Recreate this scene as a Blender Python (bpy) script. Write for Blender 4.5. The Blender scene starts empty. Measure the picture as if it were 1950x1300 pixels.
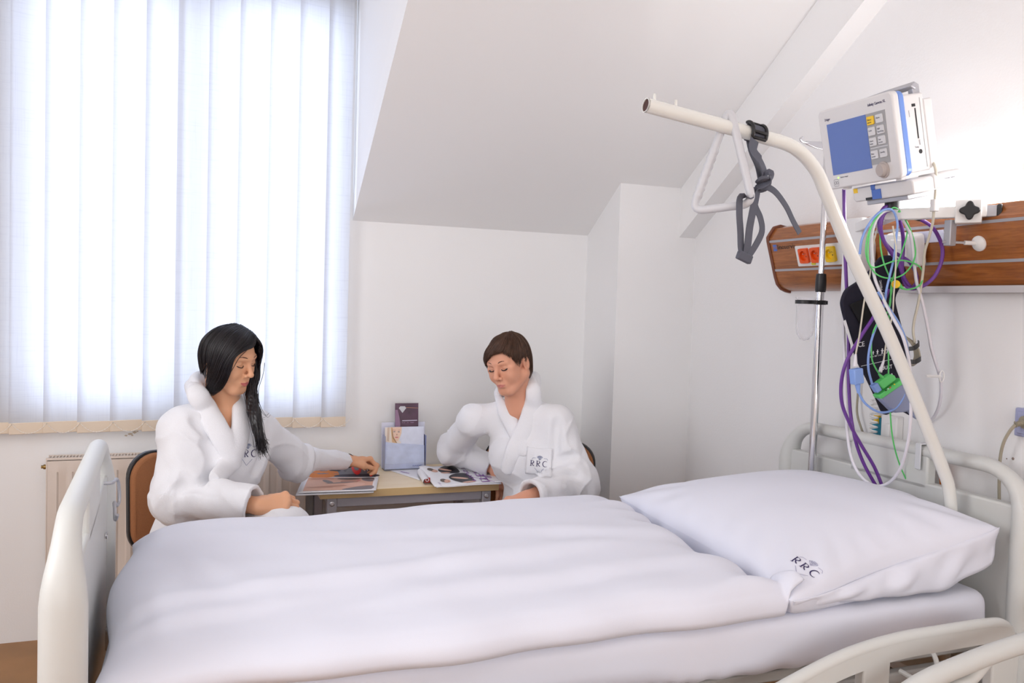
import bpy, bmesh, math, random
import numpy as np
from mathutils import Vector, Matrix, noise
from mathutils.bvhtree import BVHTree
try:
    import openvdb as vdb
except ImportError:
    import pyopenvdb as vdb

random.seed(7); RNG = np.random.default_rng(11)
SC = bpy.context.scene
COL = SC.collection
V = Vector
PI = math.pi

# ------------------------------------------------------------------ camera
FPX, YAW, PITCH, ROLL, CH = 1597.66, math.radians(20.514), math.radians(2.513), math.radians(1.789), 1.32
_r = np.array([math.cos(YAW), -math.sin(YAW), 0.0]); _f = np.array([math.sin(YAW), math.cos(YAW), 0.0]); _u = np.array([0, 0, 1.0])
CF = math.cos(PITCH) * _f - math.sin(PITCH) * _u
_u2 = math.cos(PITCH) * _u + math.sin(PITCH) * _f
CR = math.cos(ROLL) * _r + math.sin(ROLL) * _u2
CU = math.cos(ROLL) * _u2 - math.sin(ROLL) * _r
CPOS = np.array([0.0, 0.0, CH])

def P(px, py, ax, val):
    """the point of the world plane <ax> = val seen at a pixel of the photograph (measuring aid)"""
    d = CF + (px - 975) / FPX * CR - (py - 650) / FPX * CU
    i = 'xyz'.index(ax)
    return V(CPOS + d * ((val - CPOS[i]) / d[i]))

cam_data = bpy.data.cameras.new('camera')
cam_data.sensor_fit = 'HORIZONTAL'; cam_data.sensor_width = 36.0
cam_data.lens = FPX / 1950 * 36.0
cam_data.clip_start = 0.02
cam = bpy.data.objects.new('camera', cam_data); COL.objects.link(cam)
_m = Matrix.Identity(4)
for i in range(3):
    _m[i][0], _m[i][1], _m[i][2], _m[i][3] = CR[i], CU[i], -CF[i], CPOS[i]
cam.matrix_world = _m
SC.camera = cam

# ------------------------------------------------------------------ materials
def srgb(r, g, b):
    f = lambda c: (c / 255 / 12.92) if c / 255 <= 0.04045 else ((c / 255 + 0.055) / 1.055) ** 2.4
    return (f(r), f(g), f(b), 1.0)

def mat(name, col, rough=0.5, metal=0.0, bump=0.0, bscale=200.0, spec=0.5, sss=0.0, coat=0.0, var=0.0, vscale=8.0, stretch=None, sheen=0.0):
    m = bpy.data.materials.new(name); m.use_nodes = True
    nt = m.node_tree; b = nt.nodes['Principled BSDF']
    c = col if len(col) == 4 else (*col, 1.0)
    b.inputs['Base Color'].default_value = c
    b.inputs['Roughness'].default_value = rough
    b.inputs['Metallic'].default_value = metal
    b.inputs['Specular IOR Level'].default_value = spec
    if sss:
        b.inputs['Subsurface Weight'].default_value = sss
        b.inputs['Subsurface Radius'].default_value = (0.012, 0.005, 0.003)
        b.inputs['Subsurface Scale'].default_value = 1.0
    if coat:
        b.inputs['Coat Weight'].default_value = coat
    if sheen:
        b.inputs['Sheen Weight'].default_value = sheen
    if bump or var:
        tc = nt.nodes.new('ShaderNodeTexCoord'); mp = nt.nodes.new('ShaderNodeMapping')
        nt.links.new(tc.outputs['Object'], mp.inputs['Vector'])
        if stretch: mp.inputs['Scale'].default_value = stretch
    if bump:
        n = nt.nodes.new('ShaderNodeTexNoise'); n.inputs['Scale'].default_value = bscale; n.inputs['Detail'].default_value = 4
        nt.links.new(mp.outputs['Vector'], n.inputs['Vector'])
        bp = nt.nodes.new('ShaderNodeBump'); bp.inputs['Strength'].default_value = bump; bp.inputs['Distance'].default_value = 0.002
        nt.links.new(n.outputs['Fac'], bp.inputs['Height']); nt.links.new(bp.outputs['Normal'], b.inputs['Normal'])
    if var:
        n2 = nt.nodes.new('ShaderNodeTexNoise'); n2.inputs['Scale'].default_value = vscale; n2.inputs['Detail'].default_value = 5
        nt.links.new(mp.outputs['Vector'], n2.inputs['Vector'])
        cr = nt.nodes.new('ShaderNodeValToRGB')
        cr.color_ramp.elements[0].position = 0.32; cr.color_ramp.elements[1].position = 0.68
        cr.color_ramp.elements[0].color = tuple(x * (1 - var) for x in c[:3]) + (1,)
        cr.color_ramp.elements[1].color = tuple(min(1, x * (1 + var)) for x in c[:3]) + (1,)
        nt.links.new(n2.outputs['Fac'], cr.inputs['Fac']); nt.links.new(cr.outputs['Color'], b.inputs['Base Color'])
    return m

def emis(name, col, strength):
    m = bpy.data.materials.new(name); m.use_nodes = True
    nt = m.node_tree; nt.nodes.clear()
    o = nt.nodes.new('ShaderNodeOutputMaterial'); e = nt.nodes.new('ShaderNodeEmission')
    e.inputs['Color'].default_value = col if len(col) == 4 else (*col, 1); e.inputs['Strength'].default_value = strength
    nt.links.new(e.outputs[0], o.inputs['Surface'])
    return m

def mat_clear(name, tint=(1, 1, 1, 1), fac=0.1, milk=0.0):
    m = bpy.data.materials.new(name); m.use_nodes = True
    nt = m.node_tree; nt.nodes.clear(); N = nt.nodes.new; L = nt.links.new
    o = N('ShaderNodeOutputMaterial'); t = N('ShaderNodeBsdfTransparent'); g = N('ShaderNodeBsdfGlossy'); d = N('ShaderNodeBsdfDiffuse')
    g.inputs['Roughness'].default_value = 0.06; t.inputs['Color'].default_value = tint
    lw = N('ShaderNodeLayerWeight'); lw.inputs['Blend'].default_value = fac
    mx = N('ShaderNodeMixShader'); m2 = N('ShaderNodeMixShader'); m2.inputs['Fac'].default_value = milk
    if milk:
        fw = N('ShaderNodeLayerWeight'); fw.inputs['Blend'].default_value = 0.35; mt = N('ShaderNodeMath'); mt.operation = 'MULTIPLY_ADD'; mt.inputs[1].default_value = 0.5; mt.inputs[2].default_value = milk
        d.inputs['Color'].default_value = (0.95, 0.95, 0.97, 1); L(fw.outputs['Facing'], mt.inputs[0]); L(mt.outputs[0], m2.inputs['Fac'])
    L(lw.outputs['Fresnel'], mx.inputs['Fac']); L(t.outputs[0], mx.inputs[1]); L(g.outputs[0], mx.inputs[2])
    L(mx.outputs[0], m2.inputs[1]); L(d.outputs[0], m2.inputs[2]); L(m2.outputs[0], o.inputs['Surface'])
    return m

def mat_blind():
    """woven translucent fabric of the vertical blind"""
    m = bpy.data.materials.new('blind_fabric'); m.use_nodes = True
    nt = m.node_tree; nt.nodes.clear(); N = nt.nodes.new; L = nt.links.new
    o = N('ShaderNodeOutputMaterial'); d = N('ShaderNodeBsdfDiffuse'); t = N('ShaderNodeBsdfTranslucent'); mx = N('ShaderNodeMixShader')
    tc = N('ShaderNodeTexCoord')
    acc = None
    for sc_ in ((260, 260, 7), (8, 8, 190)):
        mp = N('ShaderNodeMapping'); mp.inputs['Scale'].default_value = sc_
        L(tc.outputs['Object'], mp.inputs['Vector'])
        n = N('ShaderNodeTexNoise'); n.inputs['Scale'].default_value = 1.0; n.inputs['Detail'].default_value = 2
        L(mp.outputs['Vector'], n.inputs['Vector'])
        r = N('ShaderNodeValToRGB'); r.color_ramp.elements[0].position = 0.28; r.color_ramp.elements[1].position = 0.46
        r.color_ramp.elements[0].color = (0.92, 0.92, 0.94, 1); r.color_ramp.elements[1].color = (1, 1, 1, 1)
        L(n.outputs['Fac'], r.inputs['Fac'])
        if acc is None: acc = r
        else:
            mu = N('ShaderNodeMix'); mu.data_type = 'RGBA'; mu.blend_type = 'MULTIPLY'; mu.inputs['Factor'].default_value = 1
            L(acc.outputs[0], mu.inputs['A']); L(r.outputs[0], mu.inputs['B'])
            m2 = N('ShaderNodeMix'); m2.data_type = 'RGBA'; m2.blend_type = 'MULTIPLY'; m2.inputs['Factor'].default_value = 1
            L(mu.outputs['Result'], m2.inputs['A']); m2.inputs['B'].default_value = (0.72, 0.74, 0.8, 1)
            L(m2.outputs['Result'], t.inputs['Color'])
    d.inputs['Color'].default_value = (0.72, 0.68, 0.62, 1)
    mx.inputs['Fac'].default_value = 0.6
    L(d.outputs[0], mx.inputs[1]); L(t.outputs[0], mx.inputs[2]); L(mx.outputs[0], o.inputs['Surface'])
    return m

def mat_wood(name, c0, c1, stretch, rough=0.35, scale=6.0, coat=0.0):
    m = bpy.data.materials.new(name); m.use_nodes = True
    nt = m.node_tree; b = nt.nodes['Principled BSDF']; N = nt.nodes.new; L = nt.links.new
    tc = N('ShaderNodeTexCoord'); mp = N('ShaderNodeMapping'); mp.inputs['Scale'].default_value = stretch
    n = N('ShaderNodeTexNoise'); n.inputs['Scale'].default_value = scale; n.inputs['Detail'].default_value = 8; n.inputs['Roughness'].default_value = 0.62
    n.inputs['Distortion'].default_value = 0.6
    r = N('ShaderNodeValToRGB'); r.color_ramp.elements[0].position = 0.3; r.color_ramp.elements[1].position = 0.7
    r.color_ramp.elements[0].color = c0; r.color_ramp.elements[1].color = c1
    L(tc.outputs['Object'], mp.inputs['Vector']); L(mp.outputs['Vector'], n.inputs['Vector']); L(n.outputs['Fac'], r.inputs['Fac'])
    L(r.outputs['Color'], b.inputs['Base Color']); b.inputs['Roughness'].default_value = rough
    b.inputs['Coat Weight'].default_value = coat
    return m

M = {}
M['wall'] = mat('wall_paint', (0.885, 0.885, 0.89), 0.85, spec=0.1, bump=0.12, bscale=160)
M['wall_rough'] = mat('wall_stipple_paint', (0.885, 0.88, 0.885), 0.85, bump=0.2, bscale=150, spec=0.08)
M['ceiling'] = mat('ceiling_paint', (0.89, 0.888, 0.89), 0.8)
M['floor'] = mat('floor_vinyl', srgb(160, 114, 66), 0.4, var=0.12, vscale=5)
M['frame_white'] = mat('window_frame_white', (0.85, 0.85, 0.86), 0.4)
M['blind'] = mat_blind()
M['blind_hem'] = mat('blind_hem', srgb(232, 216, 196), 0.8)
M['bead'] = mat('bead_chain', srgb(245, 238, 228), 0.4)
M['radiator'] = mat('radiator_enamel', srgb(226, 214, 204), 0.4)
M['brass'] = mat('brass', srgb(150, 125, 80), 0.35, 1.0)
M['bed_grey'] = mat('bed_plastic_grey', srgb(211, 212, 209), 0.42)
M['bed_dark'] = mat('bed_frame_grey', srgb(172, 170, 166), 0.45)
M['cream'] = mat('cream_enamel', srgb(228, 228, 223), 0.22, coat=0.3)
M['chrome'] = mat('chrome', (0.78, 0.78, 0.8), 0.12, 1.0)
M['steel'] = mat('brushed_steel', (0.6, 0.6, 0.63), 0.3, 1.0)
M['alu'] = mat('aluminium_grey', srgb(178, 178, 184), 0.4, 0.35)
M['black'] = mat('black_plastic', (0.012, 0.012, 0.014), 0.4)
M['white_pl'] = mat('white_plastic', srgb(232, 231, 230), 0.35)
M['grey_pl'] = mat('grey_plastic', srgb(160, 160, 164), 0.4)
M['linen'] = mat('white_linen', srgb(226, 228, 240), 0.85, bump=0.06, bscale=600, sheen=0.15)
M['terry'] = mat('white_terry', srgb(234, 234, 238), 0.95, bump=0.55, bscale=420, sheen=0.3)
M['navy'] = mat('navy_print', srgb(40, 26, 84), 0.7)
M['logo_grey'] = mat('logo_grey_print', srgb(172, 172, 196), 0.7)
M['logo_blue'] = mat('logo_blue_print', srgb(120, 128, 160), 0.7)
M['skin1'] = mat('skin_tan', srgb(222, 167, 131), 0.48, sss=0.12, spec=0.35)
M['skin2'] = mat('skin_fair', srgb(220, 160, 132), 0.48, sss=0.12, spec=0.35)
M['lips'] = mat('lips', srgb(196, 110, 104), 0.4)
M['lips2'] = mat('lips_pale', srgb(206, 130, 120), 0.45)
M['hair1'] = mat('hair_black', (0.006, 0.004, 0.006), 0.36, spec=0.5)
M['hair2'] = mat('hair_brown', srgb(78, 54, 40), 0.5, spec=0.4, var=0.25, vscale=60)
M['brow'] = mat('eyebrow_brown', srgb(86, 56, 44), 0.7)
M['lash'] = mat('eyelash_black', (0.008, 0.006, 0.007), 0.5)
M['nail'] = mat('nail_red', srgb(222, 52, 44), 0.2, coat=0.5)
M['nail_nat'] = mat('nail_natural', srgb(226, 170, 150), 0.3)
M['chair'] = mat('chair_fabric_brown', srgb(158, 104, 66), 0.9, bump=0.6, bscale=500, var=0.1, vscale=300, stretch=(1, 1, 3))
M['beech'] = mat_wood('table_beech', srgb(234, 212, 174), srgb(246, 230, 200), (1.2, 14, 14), 0.4)
M['beech_edge'] = mat('table_edge_band', srgb(222, 192, 140), 0.45)
M['tube_grey'] = mat('table_frame_silver', srgb(176, 175, 184), 0.4, 0.25)
M['wood'] = mat_wood('panel_walnut', srgb(126, 70, 28), srgb(178, 108, 52), (30, 2.2, 26), 0.3, 4.0, 0.3)
M['wood_edge'] = mat('panel_end_brown', srgb(118, 66, 42), 0.4)
M['orange'] = mat('socket_orange', srgb(232, 84, 14), 0.35)
M['orange_dk'] = mat('orange_strap', srgb(240, 130, 10), 0.5)
M['yellow'] = mat('signal_yellow', srgb(244, 200, 30), 0.35)
M['lamp_grey'] = mat('lamp_underside', srgb(196, 192, 194), 0.5)
M['mon_white'] = mat('monitor_shell', srgb(222, 220, 220), 0.38)
M['mon_blue'] = mat('monitor_blue_band', srgb(112, 146, 216), 0.35)
M['mon_grey'] = mat('monitor_keypad_grey', srgb(164, 164, 166), 0.45)
M['key'] = mat('key_white', srgb(214, 214, 216), 0.4)
M['text'] = mat('print_dark', srgb(62, 64, 84), 0.6)
M['knob'] = mat('knob_taupe', srgb(182, 172, 168), 0.35)
M['screen'] = mat('screen_glass', srgb(92, 116, 182), 0.25)
M['led'] = emis('led_green', (0.4, 1.0, 0.15), 2.0)
M['blue_pl'] = mat('blue_plastic', srgb(74, 110, 190), 0.35)
M['lblue'] = mat('light_blue_plastic', srgb(132, 164, 226), 0.35)
M['purple'] = mat('purple_rubber', srgb(108, 58, 148), 0.38)
M['green'] = mat('green_plastic', srgb(96, 206, 112), 0.35)
M['wire_white'] = mat('cable_white', srgb(222, 220, 228), 0.4)
M['wire_beige'] = mat('cable_beige', srgb(206, 200, 184), 0.45)
M['cable_grey'] = mat('cable_taupe', srgb(162, 154, 136), 0.45)
M['slate'] = mat('ecg_grey', srgb(138, 146, 176), 0.45)
M['cuff'] = mat('cuff_navy', srgb(20, 18, 38), 0.85, bump=0.3, bscale=700)
M['strap'] = mat('strap_grey', srgb(86, 88, 100), 0.8, bump=0.4, bscale=900)
M['lavender'] = mat('outlet_lavender', srgb(166, 170, 204), 0.4)
M['trap_grey'] = mat('handle_grey_plastic', srgb(202, 203, 208), 0.38)
M['teal'] = mat('label_teal', srgb(24, 140, 168), 0.5)
M['paper'] = mat('paper_white', srgb(240, 240, 244), 0.4)
M['red'] = mat('print_red', srgb(224, 46, 44), 0.35)
M['clear'] = mat_clear('clear_plastic', (0.98, 0.98, 0.99, 1), 0.03, 0.05)
M['pane'] = mat_clear('window_glass', (1, 1, 1, 1), 0.1)
M['lampglow'] = emis('fluorescent_tube', (0.97, 0.98, 1.0), 6.0)
M['cover'] = mat('lamp_cover_opal', srgb(222, 224, 244), 0.3)

# ------------------------------------------------------------------ object helpers
def link(name, me, m, parent=None, smooth=True, autosmooth=None):
    o = bpy.data.objects.new(name, me); COL.objects.link(o)
    if m is not None:
        for x in (m if isinstance(m, (list, tuple)) else [m]): me.materials.append(x)
    if smooth:
        me.polygons.foreach_set('use_smooth', [True] * len(me.polygons))
        if autosmooth: me.set_sharp_from_angle(angle=math.radians(autosmooth))
    if parent is not None:
        o.parent = parent
        o.matrix_parent_inverse = parent.matrix_basis.inverted()
    return o

def obj(name, bm, m, parent=None, smooth=True, angle=40, bevel=0.0, seg=2, subsurf=0):
    bmesh.ops.recalc_face_normals(bm, faces=bm.faces)
    me = bpy.data.meshes.new(name); bm.to_mesh(me); bm.free()
    o = link(name, me, m, parent, smooth, angle if not subsurf else None)
    if bevel:
        md = o.modifiers.new('bevel', 'BEVEL'); md.width = bevel; md.segments = seg; md.limit_method = 'ANGLE'; md.angle_limit = math.radians(35)
        md.harden_normals = False
    if subsurf:
        md = o.modifiers.new('sub', 'SUBSURF'); md.levels = subsurf; md.render_levels = subsurf
    return o

def pyobj(name, verts, faces, m, parent=None, smooth=True, angle=None):
    me = bpy.data.meshes.new(name); me.from_pydata([tuple(v) for v in verts], [], faces); me.update()
    return link(name, me, m, parent, smooth, angle)

def tag(o, label, cat, group=None):
    o['label'] = label; o['category'] = cat
    if group: o['group'] = group
    return o

def thing(name, label, cat, loc=(0, 0, 0), group=None):
    o = bpy.data.objects.new(name, None); COL.objects.link(o)
    o.location = loc; o.empty_display_size = 0.05
    return tag(o, label, cat, group)

def struct(o):
    o['kind'] = 'structure'; return o

def frame_mat(x, y, z, o=(0, 0, 0)):
    m = Matrix.Identity(4)
    for i in range(3): m[i][0], m[i][1], m[i][2], m[i][3] = x[i], y[i], z[i], o[i]
    return m

def box(bm, lo, hi, mtx=None, mi=0):
    vs = [bm.verts.new((x, y, z)) for x in (lo[0], hi[0]) for y in (lo[1], hi[1]) for z in (lo[2], hi[2])]
    if mtx is not None:
        for v in vs: v.co = mtx @ v.co
    for f in ((0, 1, 3, 2), (4, 6, 7, 5), (0, 4, 5, 1), (2, 3, 7, 6), (0, 2, 6, 4), (1, 5, 7, 3)):
        bm.faces.new([vs[i] for i in f]).material_index = mi
    return vs

def boxes(*bs):
    bm = bmesh.new()
    for b in bs: box(bm, *b)
    return bm

def prism(bm, pts, axis, a, b, mtx=None, mi=0):
    """extrude a closed 2D outline along an axis; pts are the other two coordinates in xyz order"""
    def mk(p, t):
        c = list(p); c.insert('xyz'.index(axis), t)
        c = V(c); return bm.verts.new(mtx @ c if mtx is not None else c)
    A = [mk(p, a) for p in pts]; B = [mk(p, b) for p in pts]; n = len(pts)
    for i in range(n):
        bm.faces.new((A[i], A[(i + 1) % n], B[(i + 1) % n], B[i])).material_index = mi
    bm.faces.new(A[::-1]).material_index = mi; bm.faces.new(B).material_index = mi

def rrect(x0, y0, x1, y1, r, n=5):
    out = []
    for cx, cy, a0 in ((x1 - r, y1 - r, 0), (x0 + r, y1 - r, 90), (x0 + r, y0 + r, 180), (x1 - r, y0 + r, 270)):
        for i in range(n + 1):
            a = math.radians(a0 + 90 * i / n); out.append((cx + r * math.cos(a), cy + r * math.sin(a)))
    return out

def catmull(pts, n=8, closed=False):
    pts = [V(p) for p in pts]; out = []; N_ = len(pts)
    rng = range(N_ if closed else N_ - 1)
    for i in rng:
        if closed: p0, p1, p2, p3 = (pts[(i + k - 1) % N_] for k in range(4))
        else:
            p1, p2 = pts[i], pts[i + 1]
            p0 = pts[i - 1] if i else p1 * 2 - p2
            p3 = pts[i + 2] if i + 2 < N_ else p2 * 2 - p1
        for k in range(n):
            t = k / n
            out.append(0.5 * ((2 * p1) + (p2 - p0) * t + (2 * p0 - 5 * p1 + 4 * p2 - p3) * t * t + (3 * p1 - p0 - 3 * p2 + p3) * t ** 3))
    if not closed: out.append(pts[-1])
    return out

def tube(bm, pts, r, seg=10, closed=False, cap=True, mi=0, sx=1.0, sy=1.0, up=None):
    """sweep a round (or elliptical) section along a polyline; r a number or a list"""
    pts = [V(p) for p in pts]; n = len(pts); R = r if isinstance(r, (list, tuple)) else [r] * n
    tang = []
    for i in range(n):
        a = pts[(i - 1) % n] if (closed or i) else pts[0]; b = pts[(i + 1) % n] if (closed or i < n - 1) else pts[-1]
        t = b - a
        tang.append(t.normalized() if t.length > 1e-9 else V((0, 0, 1)))
    t0 = tang[0]
    ref = V(up) if up is not None else (V((0, 0, 1)) if abs(t0.z) < 0.9 else V((1, 0, 0)))
    nrm = (ref - t0 * ref.dot(t0)).normalized(); rings = []
    for i in range(n):
        t = tang[i]
        if up is not None:
            q = V(up) - t * V(up).dot(t)
            if q.length > 1e-4: nrm = q.normalized()
        else:
            q = nrm - t * nrm.dot(t)
            if q.length > 1e-6: nrm = q.normalized()
        bi = t.cross(nrm)
        sxi = sx[i] if isinstance(sx, list) else sx; syi = sy[i] if isinstance(sy, list) else sy
        rings.append([bm.verts.new(pts[i] + (nrm * math.cos(2 * PI * k / seg) * sxi + bi * math.sin(2 * PI * k / seg) * syi) * R[i]) for k in range(seg)])
    for i in range(n if closed else n - 1):
        A, B = rings[i], rings[(i + 1) % n]
        for k in range(seg):
            bm.faces.new((A[k], A[(k + 1) % seg], B[(k + 1) % seg], B[k])).material_index = mi
    if cap and not closed:
        bm.faces.new(rings[0][::-1]).material_index = mi; bm.faces.new(rings[-1]).material_index = mi

def tubebm(pts, r, seg=10, **k):
    bm = bmesh.new(); tube(bm, pts, r, seg, **k); return bm

def ribbon(bm, pts, width, thick, wdirs, mi=0):
    """flat strap swept along pts; wdirs one direction or a list of width directions"""
    pts = [V(p) for p in pts]; n = len(pts); rings = []
    W = width if isinstance(width, (list, tuple)) else [width] * n
    for i in range(n):
        t = (pts[min(i + 1, n - 1)] - pts[max(i - 1, 0)]).normalized()
        w = V(wdirs[i] if isinstance(wdirs, list) else wdirs)
        w = (w - t * w.dot(t)).normalized(); nn = t.cross(w)
        rings.append([bm.verts.new(pts[i] + w * (a * W[i] / 2) + nn * (b * thick / 2)) for a, b in ((-1, -1), (1, -1), (1, 1), (-1, 1))])
    for i in range(n - 1):
        for k in range(4): bm.faces.new((rings[i][k], rings[i][(k + 1) % 4], rings[i + 1][(k + 1) % 4], rings[i + 1][k])).material_index = mi
    bm.faces.new(rings[0][::-1]).material_index = mi; bm.faces.new(rings[-1]).material_index = mi

def lathe(bm, prof, seg=24, mtx=None, mi=0, cap=True):
    """revolve (radius, height) pairs about local z"""
    rings = []
    for r, z in prof:
        ring = []
        for k in range(seg):
            c = V((r * math.cos(2 * PI * k / seg), r * math.sin(2 * PI * k / seg), z))
            ring.append(bm.verts.new(mtx @ c if mtx is not None else c))
        rings.append(ring)
    for A, B in zip(rings, rings[1:]):
        for k in range(seg): bm.faces.new((A[k], A[(k + 1) % seg], B[(k + 1) % seg], B[k])).material_index = mi
    if cap:
        bm.faces.new(rings[0][::-1]).material_index = mi; bm.faces.new(rings[-1]).material_index = mi

def axis_mat(o, z, x=None):
    z = V(z).normalized(); x = V(x) if x is not None else (V((0, 0, 1)) if abs(z.z) < 0.9 else V((1, 0, 0)))
    x = (x - z * x.dot(z)).normalized(); return frame_mat(x, z.cross(x), z, o)

def ball(bm, c, r, seg=12, mi=0, scale=(1, 1, 1)):
    lathe(bm, [(max(1e-4, r * math.sin(PI * i / 8)), -r * math.cos(PI * i / 8)) for i in range(9)], seg, Matrix.Translation(V(c)) @ Matrix.Diagonal((*scale, 1)), mi)

def text_mesh(name, body, size, mtx, m, parent=None, depth=0.0003, align='LEFT', shear=0.0, font_space=1.0):
    cu = bpy.data.curves.new(name, 'FONT'); cu.body = body; cu.size = size; cu.align_x = align; cu.extrude = depth; cu.shear = shear; cu.space_character = font_space
    cu.resolution_u = 3
    to = bpy.data.objects.new(name, cu); COL.objects.link(to)
    dg = bpy.context.evaluated_depsgraph_get(); dg.update()
    me = bpy.data.meshes.new_from_object(to.evaluated_get(dg))
    bpy.data.objects.remove(to); bpy.data.curves.remove(cu)
    me.transform(mtx); me.materials.clear()
    return link(name, me, m, parent, False)

# ------------------------------------------------------------------ signed distance modelling
class Sdf:
    def __init__(s, lo, hi, vox):
        s.lo = np.array(lo, float); s.vox = vox
        s.n = np.ceil((np.array(hi, float) - s.lo) / vox).astype(int) + 1
        s.d = np.full(s.n, 0.08, np.float32)
    def block(s, lo, hi):
        a = np.clip(np.floor((np.array(lo) - s.lo) / s.vox).astype(int), 0, s.n); b = np.clip(np.ceil((np.array(hi) - s.lo) / s.vox).astype(int) + 1, 0, s.n)
        if (b <= a).any(): return None
        g = [(s.lo[i] + s.vox * np.arange(a[i], b[i])).astype(np.float32) for i in range(3)]
        return tuple(slice(a[i], b[i]) for i in range(3)), g[0][:, None, None], g[1][None, :, None], g[2][None, None, :]
    def merge(s, sl, v, k, sub):
        a = s.d[sl]
        if sub:
            v = -v; h = np.maximum(k - np.abs(a - v), 0) / k; s.d[sl] = np.maximum(a, v) + h * h * k * 0.25
        else:
            h = np.maximum(k - np.abs(a - v), 0) / k; s.d[sl] = np.minimum(a, v) - h * h * k * 0.25
    def cone(s, a, b, ra, rb=None, k=0.01, sub=False, flat=None):
        """round cone; flat = (direction, factor) squashes it along a direction"""
        rb = ra if rb is None else rb; a = np.array(a, np.float32); b = np.array(b, np.float32)
        mg = max(ra, rb) + k + 0.045
        q = s.block(np.minimum(a, b) - mg, np.maximum(a, b) + mg)
        if q is None: return
        sl, x, y, z = q; d = b - a; L2 = float(d @ d) + 1e-12
        px, py, pz = x - a[0], y - a[1], z - a[2]
        t = np.clip((px * d[0] + py * d[1] + pz * d[2]) / L2, 0, 1)
        rx, ry, rz = px - t * d[0], py - t * d[1], pz - t * d[2]
        if flat is not None:
            w = np.array(flat[0], np.float32); w /= np.linalg.norm(w); e = (rx * w[0] + ry * w[1] + rz * w[2]) * (flat[1] - 1)
            rx, ry, rz = rx + e * w[0], ry + e * w[1], rz + e * w[2]
        s.merge(sl, np.sqrt(rx * rx + ry * ry + rz * rz) - (ra + t * (rb - ra)), k, sub)
    def chain(s, pts, rs, k=0.01, sub=False, flat=None):
        if not isinstance(rs, (list, tuple)): rs = [rs] * len(pts)
        for i in range(len(pts) - 1): s.cone(pts[i], pts[i + 1], rs[i], rs[i + 1], k, sub, flat)
    def ell(s, c, r, R=None, k=0.01, sub=False):
        c = np.array(c, np.float32); mg = max(r) + k + 0.045
        q = s.block(c - mg, c + mg)
        if q is None: return
        sl, x, y, z = q; x, y, z = x - c[0], y - c[1], z - c[2]
        if R is not None:
            A = np.array(R, np.float32)     # rows are the local axes
            x, y, z = (A[i][0] * x + A[i][1] * y + A[i][2] * z for i in range(3))
        k0 = np.sqrt((x / r[0]) ** 2 + (y / r[1]) ** 2 + (z / r[2]) ** 2)
        k1 = np.sqrt((x / r[0] ** 2) ** 2 + (y / r[1] ** 2) ** 2 + (z / r[2] ** 2) ** 2) + 1e-6
        s.merge(sl, k0 * (k0 - 1) / k1, k, sub)
    def disp(s, fn, band=0.035):
        idx = np.nonzero(np.abs(s.d) < band)
        p = [s.lo[i] + s.vox * idx[i] for i in range(3)]
        s.d[idx] += fn(*p).astype(np.float32)
    def mesh(s, smooth=0):
        g = vdb.FloatGrid(0.08); g.copyFromArray(np.ascontiguousarray(s.d))
        p, q = g.convertToQuads(0.0)
        return p * s.vox + s.lo, q[:, ::-1]
    def obj(s, name, m, parent=None, smooth_iter=0, matfn=None):
        p, q = s.mesh()
        me = bpy.data.meshes.new(name)
        me.vertices.add(len(p)); me.vertices.foreach_set('co', p.astype(np.float32).ravel())
        me.loops.add(q.size); me.loops.foreach_set('vertex_index', q.astype(np.int32).ravel())
        me.polygons.add(len(q)); me.polygons.foreach_set('loop_start', np.arange(0, q.size, 4, dtype=np.int32))
        me.update(calc_edges=True); me.validate()
        o = link(name, me, m, parent, True)
        if matfn is not None:
            fc = p[q].mean(1); me.polygons.foreach_set('material_index', matfn(fc).astype(np.int32)); me.update()
        if smooth_iter:
            md = o.modifiers.new('smooth', 'SMOOTH'); md.iterations = smooth_iter; md.factor = 0.5
        return o

def cut_plane(s, p, n, lim=None):
    sl, x, y, z = s.block(s.lo, s.lo + s.vox * s.n); v = (x - p[0]) * n[0] + (y - p[1]) * n[1] + (z - p[2]) * n[2]
    s.d[sl] = np.maximum(s.d[sl], v.astype(np.float32))

def join_mesh(objs, name):
    """several evaluated meshes into the first object (kept as one mesh)"""
    dg = bpy.context.evaluated_depsgraph_get(); dg.update()
    vs, fs, mi, off = [], [], [], 0; mats = list(objs[0].data.materials)
    for o in objs:
        me = o.evaluated_get(dg).to_mesh()
        vs += [tuple(o.matrix_world @ v.co) for v in me.vertices]
        for p in me.polygons:
            fs.append([i + off for i in p.vertices])
            mm = o.data.materials[min(p.material_index, len(o.data.materials) - 1)]
            if mm not in mats: mats.append(mm)
            mi.append(mats.index(mm))
        off = len(vs); o.evaluated_get(dg).to_mesh_clear()
    par = objs[0].parent
    for o in objs: bpy.data.objects.remove(o)
    n = pyobj(name, vs, fs, mats, par)
    n.data.polygons.foreach_set('material_index', mi); n.data.update()
    return n

def waves(seed, n, freq, dirs=None, warp=0.6):
    """smooth pseudo-random folds: a sum of warped sines"""
    g = np.random.default_rng(seed); K = []
    for i in range(n):
        d = g.normal(size=3) if dirs is None else np.array(dirs[i % len(dirs)], float) + g.normal(size=3) * 0.25
        d /= np.linalg.norm(d); K.append((d * freq * g.uniform(0.7, 1.4), g.uniform(0, 6.28), g.normal(size=3) * freq * 0.5, g.uniform(0, 6.28)))
    def fn(x, y, z):
        s = 0
        for k, ph, w, p2 in K:
            s = s + np.sin(k[0] * x + k[1] * y + k[2] * z + ph + warp * 2 * np.sin(w[0] * x + w[1] * y + w[2] * z + p2))
        return s / len(K)
    return fn

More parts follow.
